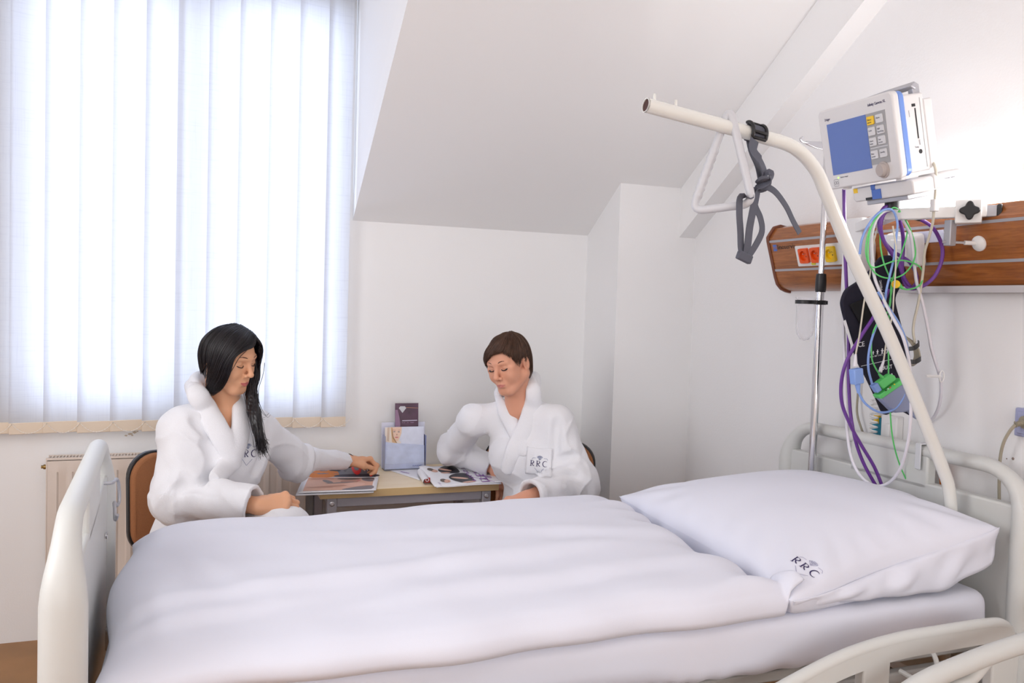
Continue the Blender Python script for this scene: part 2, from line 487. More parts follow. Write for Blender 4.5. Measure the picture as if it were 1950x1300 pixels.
def bvh_of(o):
    dg = bpy.context.evaluated_depsgraph_get(); dg.update()
    e = o.evaluated_get(dg); me = e.to_mesh(); mw = o.matrix_world
    t = BVHTree.FromPolygons([mw @ v.co for v in me.vertices], [tuple(p.vertices) for p in me.polygons]); e.to_mesh_clear(); return t

def drape(bm, tree, d, lift=0.0012, fall=0.0):
    """lay the verts of a thin mesh onto a surface along direction d"""
    d = V(d).normalized()
    for v in bm.verts:
        hit = tree.ray_cast(v.co - d * 0.25, d)
        if hit[0] is not None: v.co = hit[0] - d * lift
        else: v.co = v.co + d * fall

def stroke2d(bm, pts, w, mtx, mi=0):
    """flat ribbon along 2D points, each end/point with its own width, in the plane of mtx"""
    n = len(pts); W = w if isinstance(w, (list, tuple)) else [w] * n; L_, R_ = [], []
    for i in range(n):
        a = V((*pts[max(i - 1, 0)], 0)); b = V((*pts[min(i + 1, n - 1)], 0)); t = (b - a).normalized(); nn = V((-t.y, t.x, 0)); c = V((*pts[i], 0))
        L_.append(bm.verts.new(mtx @ (c + nn * W[i] / 2))); R_.append(bm.verts.new(mtx @ (c - nn * W[i] / 2)))
    for i in range(n - 1): bm.faces.new((R_[i], R_[i + 1], L_[i + 1], L_[i])).material_index = mi

def dense(pts, n=6):
    out = []
    for a, b in zip(pts, pts[1:]):
        for k in range(n): out.append((a[0] + (b[0] - a[0]) * k / n, a[1] + (b[1] - a[1]) * k / n))
    out.append(pts[-1]); return out

def arc2(cx, cy, rx, ry, a0, a1, n=14):
    return [(cx + rx * math.cos(math.radians(a0 + (a1 - a0) * i / n)), cy + ry * math.sin(math.radians(a0 + (a1 - a0) * i / n))) for i in range(n + 1)]

def serif_letters(bm, mtx, h, mi=0, letters='RRC', gap=0.82):
    x = 0.0
    for ch in letters:
        if ch == 'R':
            stroke2d(bm, dense([(x, 0), (x, h)]), h * 0.13, mtx, mi)
            for yy in (0.0, h): stroke2d(bm, dense([(x - h * 0.16, yy), (x + h * 0.16, yy)], 3), h * 0.05, mtx, mi)
            A = arc2(x + h * 0.12, h * 0.74, h * 0.36, h * 0.26, 90, -90)
            stroke2d(bm, [(x, h)] + A + [(x, h * 0.48)], [h * 0.05] * 3 + [h * 0.05 + h * 0.09 * math.sin(PI * i / 12) for i in range(13)] + [h * 0.05], mtx, mi)
            stroke2d(bm, dense([(x + h * 0.16, h * 0.48), (x + h * 0.34, h * 0.16), (x + h * 0.56, 0)]), h * 0.12, mtx, mi)
        else:
            A = arc2(x + h * 0.42, h * 0.5, h * 0.46, h * 0.5, 50, 310, 24)
            stroke2d(bm, A, [h * 0.04 + h * 0.10 * max(0, math.sin(PI * i / 24)) for i in range(25)], mtx, mi)
        x += h * gap

def diamond(bm, mtx, w, mi=0):
    """faceted gem outline with facet lines"""
    top = [(-0.28, 0.24), (0.0, 0.30), (0.28, 0.24)]; gir = [(-0.5, 0.06), (-0.2, 0.0), (0.2, 0.0), (0.5, 0.06)]; tip = (0, -0.45)
    S = lambda L: [(a * w, b * w) for a, b in L]
    lw = w * 0.045
    stroke2d(bm, dense(S([gir[0], top[0], top[1], top[2], gir[3]])), lw, mtx, mi)
    stroke2d(bm, dense(S(gir)), lw, mtx, mi)
    for g_ in gir: stroke2d(bm, dense(S([g_, tip])), lw, mtx, mi)
    for a, b in ((top[0], gir[1]), (top[1], gir[1]), (top[1], gir[2]), (top[2], gir[2])): stroke2d(bm, dense(S([a, b])), lw, mtx, mi)
    stroke2d(bm, dense(S([(-0.3, 0.12), (0.3, 0.12)])), w * 0.12, mtx, mi)
    stroke2d(bm, dense(S([(0.0, -0.05), (0.0, -0.3)])), w * 0.1, mtx, mi)
# ================================================================== the room
YW, XW, XL, YB, ZC = 3.531, 2.057, -1.75, -3.4, 2.62
XC, YC = 1.678, 3.221                     # chimney pillar
XD = 0.595                                # dormer cheek
ZK, SL = 1.649, 0.6548                    # knee wall height and roof slope
roofz = lambda y: ZK + SL * (YW - y)
roofy = lambda z: YW - (z - ZK) / SL
OX0, OX1, OZ0, OZ1 = -0.66, 0.572, 0.865, 2.52     # window opening

bm = bmesh.new(); box(bm, (XL - .2, YB - .2, -.12), (XW + .2, YW + .3, 0))
struct(obj('floor', bm, M['floor'], smooth=False))
bm = boxes(((XL - .2, YW, 0), (OX0, YW + .10, ZC)), ((OX1, YW, 0), (XD, YW + .10, ZC)), ((OX0, YW, 0), (OX1, YW + .10, OZ0)), ((OX0, YW, OZ1), (OX1, YW + .10, ZC)), ((XD, YW, 0), (XW + .2, YW + .10, ZK + .1)))
struct(obj('wall_back', bm, M['wall'], smooth=False))
bm = bmesh.new(); box(bm, (XW, YB - .2, 0), (XW + .2, YW, ZC + .1))
struct(obj('wall_right', bm, M['wall_rough'], smooth=False))
struct(obj('wall_left', boxes(((XL - .2, YB - .2, 0), (XL, YW, ZC))), M['wall'], smooth=False))
struct(obj('wall_rear', boxes(((XL, YB - .2, 0), (XW, YB, ZC))), M['wall'], smooth=False))
# chimney pillar: its top meets the slope
bm = bmesh.new(); prism(bm, [(YC, 0), (YW + .01, 0), (YW + .01, ZK), (YC, roofz(YC) + .01)], 'x', XC, XW)
struct(obj('wall_pillar', bm, M['wall'], smooth=False))
# sloping ceiling and dormer cheek
yt = roofy(ZC)
bm = bmesh.new(); prism(bm, [(YW + .02, ZK - .013), (yt, ZC), (yt, ZC + .12), (YW + .02, ZK + .1)], 'x', XD, XW)
struct(obj('ceiling_slope', bm, M['ceiling'], smooth=False))
bm = bmesh.new(); prism(bm, [(YW, ZK + .002), (YW, ZC), (yt, ZC)], 'x', XD + .001, XD + .03)
for v in bm.verts: pass
struct(obj('wall_dormer', bm, M['wall'], smooth=False))
bm = boxes(((XL, YB, ZC), (XW, yt, ZC + .1)), ((XL, yt, ZC), (XD, YW, ZC + .1)))
struct(obj('ceiling', bm, M['ceiling'], smooth=False))
# boxed rafter along the right wall
bm = bmesh.new(); dz = 0.214
prism(bm, [(YC + .02, roofz(YC + .02) + .02), (YC + .02, roofz(YC + .02) - dz), (yt - .02, ZC + .01 - dz), (yt - .02, ZC + .02)], 'x', 1.975, XW)
struct(obj('beam', bm, M['ceiling'], smooth=False))

# window: frame, mullion, panes
bm = bmesh.new()
for a in (((OX0, 3.57, OZ0), (OX0 + .05, 3.62, OZ1)), ((OX1 - .045, 3.57, OZ0), (OX1, 3.62, OZ1)), ((OX0 + .05, 3.57, OZ0), (OX1 - .045, 3.62, OZ0 + .04)), ((OX0 + .05, 3.57, OZ1 - .05), (OX1 - .045, 3.62, OZ1)), ((-.075, 3.58, OZ0 + .04), (.015, 3.63, OZ1 - .05))): box(bm, *a)
w1 = struct(obj('window_1', bm, M['frame_white'], bevel=.006))
bm = boxes(((OX0 + .06, 3.592, OZ0 + .03), (-.08, 3.598, OZ1 - .06)), ((.025, 3.592, OZ0 + .03), (OX1 - .04, 3.598, OZ1 - .06)))
obj('pane', bm, M['pane'], w1, smooth=False)
obj('window_sill', boxes(((OX0, 3.532, OZ0 - .02), (OX1, 3.57, OZ0 + .004))), M['frame_white'], w1, bevel=.004)

# vertical blind: each slat hangs a little turned, overlapping its neighbour, with a sewn weight pocket at the foot
bl = thing('vertical_blind', 'long white vertical blind with beige weighted hems covering the window', 'blind', (0, 3.47, 2.5))
obj('headrail', boxes(((-1.32, 3.445, 2.56), (.585, 3.495, 2.615))), M['frame_white'], bl, bevel=.003)
ang = math.radians(11)
sx = [-0.74 - .111 * k for k in (4, 3, 2, 1, 0)] + [-.629, -.519, -.408, -.298, -.188, -.077, .033, .144, .257, .369, .482]
for i, x in enumerate(sx):
    w = .127 if i < len(sx) - 1 else .104
    cx = x + w / 2 - .010; wob = random.uniform(-.03, .03)
    bm = bmesh.new(); NZ, NX = 24, 6; g = []
    zb = .836 + random.uniform(-.002, .002)
    for j in range(NZ + 1):
        row = []; z = 2.56 + (zb - 2.56) * j / NZ
        for k in range(NX + 1):
            u = (k / NX - .5) * w; a = ang + wob * (j / NZ)
            row.append(bm.verts.new((cx + u * math.cos(a), 3.47 + u * math.sin(a) + .0035 * math.cos(PI * 2 * u / w), z)))
        g.append(row)
    for j in range(NZ):
        for k in range(NX): bm.faces.new((g[j][k], g[j][k + 1], g[j + 1][k + 1], g[j + 1][k]))
    s = obj('slat', bm, M['blind'], bl)
    a = ang + wob; m_ = Matrix.Translation((cx, 3.47, 0)) @ Matrix.Rotation(a, 4, 'Z')
    bm = bmesh.new(); box(bm, (-w / 2 - .0005, -.004, zb - .041), (w / 2 + .0005, .004, zb + .0005), m_)
    obj('hem', bm, M['blind_hem'], s, bevel=.0015)
# bead chains looping from slat to slat
for i in range(len(sx) - 1):
    a, b = sx[i] + .112, sx[i + 1] + .112
    pts = [(a + (b - a) * t, 3.455 - .006 * math.sin(PI * t), .832 - .034 * (1 - (2 * t - 1) ** 2)) for t in [k / 12 for k in range(13)]]
    bm = tubebm(pts, .0009, 5)
    for k in range(0, 13): ball(bm, pts[k], .0021, 6)
    obj('bead_chain', bm, M['bead'], bl)
# chipped paint under the sill
bm = bmesh.new()
for q in ((240, 829, 3), (248, 826, 4), (256, 823, 5), (252, 829, 2.5), (262, 821, 2.2)):
    c = P(q[0], q[1], 'y', YW - .0008); r = q[2] * .0019
    vs = [bm.verts.new((c.x + r * math.cos(t) * random.uniform(.6, 1.3), c.y, c.z + .5 * r * math.sin(t) * random.uniform(.6, 1.3))) for t in [k * 2 * PI / 9 for k in range(9)]]
    bm.faces.new(vs)
obj('paint_chip', bm, mat('bare_plaster', srgb(196, 180, 160), .9), bpy.data.objects['wall_back'], smooth=False)

# radiator
rd = thing('radiator', 'cream ribbed panel radiator on the wall under the window', 'radiator', (-.04, 3.46, .12))
x0, x1, z0, z1 = -.515, .415, .12, .70
bm = bmesh.new(); prof = []; x = x0 + .035
prof.append((x0 + .004, 0)); 
while x < x1 - .06:
    prof += [(x, 0), (x + .006, .006), (x + .030, .006), (x + .036, 0)]; x += .05
prof.append((x1 - .004, 0))
fr = [[bm.verts.new((p, 3.435 + d, z)) for p, d in prof] for z in (z0, z0 + .03, z0 + .045, z1 - .06, z1 - .045, z1 - .004)]
for ri in (0, 1, 4, 5):
    for v in fr[ri]: v.co.y = 3.435
for A, B in zip(fr, fr[1:]):
    for k in range(len(A) - 1): bm.faces.new((A[k], A[k + 1], B[k + 1], B[k]))
obj('front_panel', bm, M['radiator'], rd, angle=25)
obj('side_cover', boxes(((x0, 3.433, z0), (x0 + .004, 3.50, z1))), M['radiator'], rd, bevel=.001)
obj('side_cover', boxes(((x1 - .004, 3.433, z0), (x1, 3.50, z1))), M['radiator'], rd, bevel=.001)
bm = boxes(((x0, 3.433, z1), (x1, 3.439, z1 + .008)), ((x0, 3.494, z1), (x1, 3.5, z1 + .008)))
x = x0 + .004
while x < x1 - .01: box(bm, (x, 3.439, z1 + .001), (x + .004, 3.494, z1 + .006)); x += .011
obj('top_grille', bm, M['radiator'], rd, smooth=False)
obj('back_panel', boxes(((x0 + .005, 3.485, z0), (x1 - .005, 3.498, z1))), M['radiator'], rd, smooth=False)
bm = bmesh.new(); lathe(bm, [(.006, 0), (.009, .002), (.009, .012), (.006, .014), (.006, .02)], 12, axis_mat((x0, 3.468, z1 - .03), (-1, 0, 0)))
obj('air_valve', bm, M['brass'], rd)
for xx in (-.4, .3): obj('bracket', boxes(((xx, 3.497, .2), (xx + .03, YW - .001, .6))), M['radiator'], rd, smooth=False)
bm = tubebm([(.38, 3.468, 0), (.38, 3.468, .125)], .008, 10)
obj('pipe', bm, M['grey_pl'], rd)

# ------------------------------------------------------------------ light
wd = bpy.data.worlds.new('world'); SC.world = wd; wd.use_nodes = True
bg = wd.node_tree.nodes['Background']; bg.inputs['Color'].default_value = (.72, .83, 1.0, 1); bg.inputs['Strength'].default_value = 1.2
def area(name, loc, direction, sx_, sy_, power, col):
    ld = bpy.data.lights.new(name, 'AREA'); ld.shape = 'RECTANGLE'; ld.size = sx_; ld.size_y = sy_; ld.energy = power; ld.color = col
    o = bpy.data.objects.new(name, ld); COL.objects.link(o); o.location = loc
    o.rotation_euler = V(direction).to_track_quat('-Z', 'Z').to_euler(); return o
area('daylight', (0, 4.05, 1.7), (0, -1, 0), 3.4, 3.2, 90, (.72, .81, 1.0))
# unseen soft fill added before the rear wall, behind the camera
area('rear_fill_light', (.1, YB + .06, 1.5), (0, 1, .02), 3.2, 2.0, 60, (1.0, .995, 1.0))
# a second added fill along the left wall, out of view, no window there
area('left_fill_light', (XL + .06, 1.45, 1.45), (1, .03, -.30), 2.0, 1.1, 40, (.98, .98, 1.0))
# unseen ceiling lamps, added as fill (behind and above the camera)
for i, (x, y) in enumerate(((-.55, .1), (.95, .1), (.2, -1.9))):
    t = thing('added_ceiling_lamp', 'unseen flat white square ceiling lamp added as fill light', 'ceiling lamp', (x, y, ZC), 'added ceiling lamps')
    obj('added_lamp_frame', boxes(((x - .32, y - .32, ZC - .05), (x + .32, y - .30, ZC)), ((x - .32, y + .30, ZC - .05), (x + .32, y + .32, ZC)), ((x - .32, y - .30, ZC - .05), (x - .30, y + .30, ZC)), ((x + .30, y - .30, ZC - .05), (x + .32, y + .30, ZC))), M['white_pl'], t, bevel=.002)
    l_ = area('ceiling_fill_light', (x, y, ZC - .03), (0, 0, -1), .58, .58, 2.5, (.97, .97, 1.0))
SC.view_settings.view_transform = 'Standard'; SC.view_settings.look = 'None'
SC.view_settings.exposure = 0.13; SC.view_settings.gamma = 1.0; SC.view_settings.use_curve_mapping = False
SC.cycles.max_bounces = 8; SC.cycles.diffuse_bounces = 5; SC.cycles.transparent_max_bounces = 12
SC.cycles.sample_clamp_indirect = 6.0; SC.cycles.caustics_reflective = False; SC.cycles.caustics_refractive = False
SC.cycles.use_denoising = True
# ================================================================== hospital bed
MT = .632                                   # top of the mattress
bed = thing('hospital_bed', 'pale grey hospital bed with rounded end boards and lowered side rails', 'bed', (.85, 1.94, 0))

def end_board(name, xf, xn, inner):
    """looped tube frame with a lower panel and grip openings; xn/xf = centre at the near/far post, inner = +1/-1 side of the mattress"""
    y0, y1 = 1.497, 2.388; X = lambda y: xn + (xf - xn) * (y - y0) / (y1 - y0)
    zt, r = .938, .125
    path = [(y0, .30), (y0, .5), (y0, .7), (y0, zt - r)]
    path += [(y0 + r - r * math.cos(a), zt - r + r * math.sin(a)) for a in [PI / 2 * k / 8 for k in range(1, 9)]]
    path += [(y0 + (y1 - y0) * t, zt) for t in (.3, .5, .7)]
    path += [(y1 - r + r * math.sin(a), zt - r + r * math.cos(a)) for a in [PI / 2 * k / 8 for k in range(0, 9)]]
    path += [(y1, .7), (y1, .5), (y1, .30)]
    fat = [min(1.0, max(0.0, (max(abs(y - (y0 + y1) / 2) - ((y1 - y0) / 2 - .16), 0) / .15))) * min(1.0, max(0.0, (zt + .004 - z) / .14)) for y, z in path]
    fat = [f * f * (3 - 2 * f) for f in fat]
    bm = bmesh.new(); tube(bm, [(X(y), y, z) for y, z in path], .034, 20, up=(1, 0, 0), sx=[.62 + .46 * f for f in fat], sy=[.58 + .42 * f for f in fat])
    root = obj(name, bm, M['bed_grey'], bed, angle=60)
    def plate(nm, pts, t, off=0):
        bm = bmesh.new(); prism(bm, pts, 'x', -t / 2, t / 2)
        for v in bm.verts: v.co.x += X(v.co.y) + off
        return obj(nm, bm, M['bed_grey'], root, bevel=.006, seg=3)
    ob, ot = .852, .922                       # the grip openings
    plate('lower_panel', [(y0 + .02, .31), (y1 - .02, .31), (y1 - .02, ob), (y0 + .02, ob)], .034)
    plate('centre_panel', [(1.79, ob - .02), (2.085, ob - .02), (2.085, ot + .01), (1.79, ot + .01)], .034)
    return root
FB = end_board('footboard', -.232, -.198, 1)
HB = end_board('headboard', 1.945, 1.955, -1)
# bag hook and bolts on the footboard
hy = 2.235; hx = -.195
bm = tubebm(catmull([(hx - .01, hy - .06, .868), (hx + .008, hy - .055, .868), (hx + .012, hy - .005, .866), (hx + .016, hy + .012, .852), (hx + .018, hy + .016, .81), (hx + .014, hy + .0, .80), (hx + .01, hy - .02, .812), (hx + .012, hy - .032, .80), (hx + .014, hy - .04, .775), (hx + .02, hy - .055, .79)], 6), .0042, 8)
obj('bag_hook', bm, M['alu'], FB)
bm = bmesh.new(); c = P(202, 1019, 'x', -.208); lathe(bm, [(.009, 0), (.009, .003), (.005, .004), (.0045, .002), (.0001, .002)], 14, axis_mat((-.2085, c.y, c.z), (1, 0, 0)))
obj('bolt', bm, M['steel'], FB)
# clear card clip over the head rail
cy = 1.815
bm = boxes(((1.922, cy - .010, .888), (1.926, cy + .010, .962)), ((1.922, cy - .010, .959), (1.975, cy + .010, .963)), ((1.971, cy - .010, .93), (1.975, cy + .010, .963)))
obj('card_clip', bm, mat('frosted_clip', srgb(214, 216, 220), .3), HB, bevel=.002)
# frame under the mattress
obj('mattress_platform', boxes(((-.17, 1.56, .47), (1.89, 2.34, .496))), M['bed_dark'], bed, bevel=.004)
for y in (1.54, 2.335): obj('frame_rail', boxes(((-.22, y, .40), (1.94, y + .03, .455))), M['bed_dark'], bed, bevel=.006)
for x in (.2, 1.5): obj('frame_crossbar', boxes(((x, 1.56, .36), (x + .05, 2.34, .41))), M['bed_dark'], bed, bevel=.005)
for x in (.1, 1.66):
    for y in (1.62, 2.28):
        l = obj('leg', boxes(((x - .025, y - .025, .10), (x + .025, y + .025, .42))), M['bed_dark'], bed, bevel=.005)
        bm = bmesh.new(); lathe(bm, [(.02, -.016), (.052, -.016), (.06, -.008), (.06, .008), (.052, .016), (.02, .016)], 20, axis_mat((x, y, .06), (0, 1, 0)))
        obj('caster', bm, M['black'], l)
        box_ = boxes(((x - .012, y - .022, .05), (x + .012, y - .017, .12)), ((x - .012, y + .017, .05), (x + .012, y + .022, .12)), ((x - .02, y - .022, .10), (x + .02, y + .022, .125)))
        obj('caster_fork', box_, M['bed_dark'], l, bevel=.002)
# mattress retainer, release lever
bm = tubebm(catmull([(1.665, 1.50, .52), (1.665, 1.485, .50), (1.663, 1.48, .47), (1.64, 1.48, .458), (1.61, 1.49, .46), (1.60, 1.53, .465)], 6), .006, 8)
obj('mattress_retainer', bm, M['bed_grey'], bed)
lv = obj('release_lever', tubebm([(1.40, 1.52, .44), (1.54, 1.50, .435), (1.60, 1.485, .428)], .011, 12), M['white_pl'], bed)
obj('grip', tubebm([(1.595, 1.487, .4285), (1.61, 1.484, .4275), (1.68, 1.468, .423)], [.012, .017, .016], 12), M['red'], lv)
bm = bmesh.new(); ribbon(bm, catmull([(1.57, 1.495, .412), (1.50, 1.498, .41), (1.47, 1.495, .40), (1.43, 1.49, .33), (1.42, 1.49, .24)], 5), .016, .003, (0, 1, 0.3))
obj('lever_strap', bm, mat('strap_ochre', srgb(176, 116, 30), .6), bed)

def side_rail(name, crest, yy, foot, uprights, label=None):
    """moulded rail: a rounded crest along the top, a lower bar and flat uprights between the openings"""
    cr = catmull(crest, 8)
    bm = bmesh.new(); tube(bm, cr, .015, 14, up=(0, 1, 0), sx=1.0, sy=1.0)
    r = obj(name, bm, M['bed_grey'], bed, angle=60)
    if label: r['label'] = label
    bm = bmesh.new()                           # the flat front skirt under the crest
    n = len(cr); A = [bm.verts.new((p.x, yy - .0147, p.z - .002)) for p in cr]; B = [bm.verts.new((p.x, yy - .0147, p.z - .040)) for p in cr]
    A2 = [bm.verts.new((p.x, yy + .0147, p.z - .002)) for p in cr]; B2 = [bm.verts.new((p.x, yy + .0147, p.z - .040)) for p in cr]
    for i in range(n - 1):
        for S_, T_ in ((A, B), (B, B2), (B2, A2)): bm.faces.new((S_[i], S_[i + 1], T_[i + 1], T_[i]))
    bm.faces.new((A[0], B[0], B2[0], A2[0])); bm.faces.new((A[-1], A2[-1], B2[-1], B[-1]))
    obj('skirt', bm, M['bed_grey'], r, bevel=.004)
    for xa, xb in uprights:
        za = min(cr, key=lambda p: abs(p.x - (xa + xb) / 2)).z - .02
        bm = bmesh.new(); prism(bm, [(xa, foot), (xb, foot), (xb + .004, za), (xa - .004, za)], 'y', yy - .0145, yy + .0145)
        obj('upright', bm, M['bed_grey'], r, bevel=.005, seg=3)
    obj('lower_bar', boxes(((uprights[0][0], yy - .014, foot - .04), (uprights[-1][1], yy + .014, foot + .01))), M['bed_grey'], r, bevel=.006)
    return r
side_rail('side_rail', [(1.02, 1.42, .465), (1.10, 1.42, .505), (1.20, 1.42, .542), (1.33, 1.42, .580), (1.47, 1.42, .600), (1.62, 1.42, .604), (1.74, 1.42, .605), (1.795, 1.42, .597), (1.818, 1.42, .565), (1.822, 1.42, .50), (1.822, 1.42, .36)], 1.42, .34, [(1.06, 1.11), (1.372, 1.44), (1.755, 1.835)])
side_rail('side_rail', [(.30, 1.42, .43), (.34, 1.42, .50), (.42, 1.42, .538), (.56, 1.42, .543), (.70, 1.42, .543), (.86, 1.42, .543), (.925, 1.42, .535), (.945, 1.42, .50), (.948, 1.42, .34)], 1.42, .34, [(.33, .40), (.58, .66), (.89, .955)])
# the outer folding rail beside the head end, nearer to the room
bm = tubebm(catmull([(1.20, 1.30, .40), (1.28, 1.30, .48), (1.40, 1.30, .552), (1.55, 1.30, .588), (1.71, 1.30, .612), (1.88, 1.30, .628), (1.95, 1.30, .615), (1.97, 1.30, .56), (1.97, 1.30, .40)], 8), .021, 14, up=(0, 1, 0))
r2 = obj('folding_rail', bm, M['bed_grey'], bed)
bm = tubebm(catmull([(1.43, 1.30, .37), (1.45, 1.30, .50), (1.50, 1.30, .536), (1.555, 1.30, .550), (1.60, 1.30, .585)], 6), .014, 12)
obj('inner_bar', bm, M['bed_grey'], r2)
for x in (1.30, 1.85): obj('arm', boxes(((x, 1.30, .38), (x + .03, 1.55, .42))), M['bed_dark'], r2, bevel=.005)
obj('bottom_bar', boxes(((1.22, 1.285, .37), (1.97, 1.315, .41))), M['bed_grey'], r2, bevel=.006)
for x in (.36, .62, .9, 1.08, 1.40, 1.79): obj('rail_arm', boxes(((x, 1.42, .375), (x + .03, 1.56, .41))), M['bed_dark'], bed, bevel=.004)

# ---------------------------------------------------------------- mattress in a fitted sheet
def smooth01(a): return 1 - (1 - np.clip(a, 0, 1)) ** 2.3
def puff(a): return (1 - (1 - np.clip(a, 0, 1)) ** 2.2) ** (1 / 2.0)
def grid_obj(name, top, bot, m, parent=None):
    """close two vertex grids of equal shape into one skin"""
    n, k = top.shape[:2]; vs = np.concatenate([top.reshape(-1, 3), bot.reshape(-1, 3)]); fs = []
    I = lambda a, b, w: w * n * k + a * k + b
    for a in range(n - 1):
        for b in range(k - 1):
            fs.append((I(a, b, 0), I(a + 1, b, 0), I(a + 1, b + 1, 0), I(a, b + 1, 0))); fs.append((I(a, b, 1), I(a, b + 1, 1), I(a + 1, b + 1, 1), I(a + 1, b, 1)))
    for a in range(n - 1):
        fs.append((I(a, 0, 0), I(a, 0, 1), I(a + 1, 0, 1), I(a + 1, 0, 0))); fs.append((I(a, k - 1, 0), I(a + 1, k - 1, 0), I(a + 1, k - 1, 1), I(a, k - 1, 1)))
    for b in range(k - 1):
        fs.append((I(0, b, 0), I(0, b + 1, 0), I(0, b + 1, 1), I(0, b, 1))); fs.append((I(n - 1, b, 0), I(n - 1, b, 1), I(n - 1, b + 1, 1), I(n - 1, b + 1, 0)))
    return pyobj(name, vs, fs, m, parent, True)
mw = Sdf((-.24, 1.48, .46), (1.96, 2.42, .68), .008)
def sdbox(s, lo, hi, r):
    sl, x, y, z = s.block(s.lo, s.lo + s.vox * s.n)
    c = [(a + b) / 2 for a, b in zip(lo, hi)]; h = [(b - a) / 2 - r for a, b in zip(lo, hi)]
    q = [np.abs(g - c[i]) - h[i] for i, g in enumerate((x, y, z))]
    d = np.sqrt(sum(np.maximum(g, 0) ** 2 for g in q)) + np.minimum(np.maximum(np.maximum(q[0], q[1]), q[2]), 0) - r
    s.d[sl] = np.minimum(s.d[sl], d)
sdbox(mw, (-.165, 1.532, .497), (1.895, 2.372, MT), .035)
def mfold(x, y, z):
    side = np.clip((1.62 - y) / .08, 0, 1) * np.clip((.66 - z) / .05, 0, 1)
    t = x * .75 + z * 1.0
    w = np.sin(t * 23 + 1.3 * np.sin(x * 7)) * .5 + np.sin(t * 41 + 2 * np.sin(x * 5 + 1)) * .3
    near = .35 + .65 * np.clip((x - 1.35) / .4, 0, 1)
    hem = .0025 * np.sin(x * 90 + 3 * np.sin(x * 13)) * np.clip((.53 - z) / .03, 0, 1)
    return -(w * .0042 * near + hem) * side
mw.disp(mfold)
mw.cone((1.888, 1.66, .3), (1.888, 1.66, .9), .03, .03, .008, True); mw.cone((1.893, 2.212, .3), (1.893, 2.212, .9), .022, .022, .008, True)
mo = mw.obj('mattress', M['linen'], None, 3)
tag(mo, 'bare end of the bed mattress under a fitted white sheet', 'mattress')

# ---------------------------------------------------------------- pillow
NP = 110
s_, t_ = np.meshgrid(np.linspace(0, 1, NP), np.linspace(0, 1, NP), indexing='ij')
px0 = 1.262 + .012 * np.sin(t_ * 5); px1 = 1.888 - .010 * np.sin(t_ * PI) - .030 * np.exp(-((t_ - .17) / .09) ** 2) - .026 * np.exp(-((t_ - .89) / .08) ** 2)
X_ = px0 + (px1 - px0) * s_
py0 = 1.522 + .035 * np.sin(PI * s_) ** 2; py1 = 2.335 - .05 * np.sin(PI * s_) - .02 * s_
Y_ = py0 + (py1 - py0) * t_
d_ = np.minimum(np.minimum(s_, 1 - s_), np.minimum(t_, 1 - t_))
B_ = (puff(s_ / .5) * puff((1 - s_) / .5) * puff(t_ / .45) * puff((1 - t_) / .5))
seam = .672 + .128 * s_ ** 1.25 * (1 - .35 * t_) + .055 * t_ * (1 - s_) - .012 * np.sin(PI * s_) * (1 - t_)
lean = .0
wvp = waves(21, 6, 13, [(1, .4, 0), (.3, 1, 0)]); wvq = waves(22, 6, 30, [(.6, 1, 0), (1, .7, 0)])
e_ = np.clip(d_ / .06, 0, 1)
cx_, cy_ = (s_ - .5), (t_ - .5)
rad = np.arctan2(cy_, cx_); rr_ = np.sqrt(cx_ ** 2 + cy_ ** 2)
corner = np.clip((rr_ - .40) / .25, 0, 1)
top_z = seam + .118 * B_ + e_ * (.0045 * wvp(X_, Y_, 0 * X_) + .0022 * wvq(X_, Y_, 0 * X_)) + .006 * corner * e_ * np.sin(rad * 26)
floor_z = np.where(X_ > 1.28, MT + .003, MT + .003)
bot_z = np.maximum(seam - .16 * B_ - .022 * np.clip(d_ / .02, 0, 1), floor_z)
bot_z = np.minimum(bot_z, seam - .0015)
top = np.stack([X_, Y_, top_z], -1); bot = np.stack([X_, Y_, bot_z], -1)
pl = grid_obj('pillow', top, bot, M['linen'])
tag(pl, 'large white pillow with a printed crest propped against the headboard', 'pillow')
# ---------------------------------------------------------------- duvet
NX, NY = 260, 130
s_, t_ = np.meshgrid(np.linspace(0, 1, NX), np.linspace(0, 1, NY), indexing='ij')
ease = lambda a: .5 - .5 * np.cos(PI * a)
s_ = .6 * s_ + .4 * ease(s_); t_ = .6 * t_ + .4 * ease(t_)
xh = 1.245 + .012 * np.sin(t_ * 9.0 + .5) + .060 * np.exp(-(t_ / .07) ** 2)
xf = -.163 + .014 * np.sin(t_ * 9)
X_ = xf + (xh - xf) * s_
yn = 1.505 + .008 * np.sin(X_ * 9 + 1) + .005 * np.sin(X_ * 23) + .024 * np.clip((X_ - .55) / .5, 0, 1) + .05 * np.clip((X_ - 1.10) / .35, 0, 1) ** 2 + .02 * np.clip((-.02 - X_) / .15, 0, 1)
Y_ = yn + (2.415 - yn) * t_
dx0, dx1, dy0, dy1 = X_ - xf, xh - X_, Y_ - yn, 2.415 - Y_
H_ = .014 + (.084 + .012 * np.clip((X_ - .2) / .6, 0, 1)) * puff(dx0 / .17) * puff(dx1 / .15) * ((.42 + .2 * np.clip((X_ - .7) / .5, 0, 1)) * puff(dy0 / .055) + (.58 - .2 * np.clip((X_ - .7) / .5, 0, 1)) * smooth01(dy0 / .52)) * puff(dy1 / .16)
wv1 = waves(3, 5, 16, [(1, .2, 0), (.9, -.3, 0), (1, .5, 0)]); wv2 = waves(5, 6, 11, [(.15, 1, 0), (.3, 1, 0)]); wv3 = waves(8, 6, 34, [(.2, 1, 0), (.5, 1, 0), (.9, .4, 0)])
edge = np.clip(dy0 / .05, 0, 1) * np.clip(dy1 / .06, 0, 1) * np.clip(dx0 / .04, 0, 1) * np.clip(dx1 / .04, 0, 1)
Z0 = np.zeros_like(X_)
ridge = lambda v: 1 - np.abs(v)
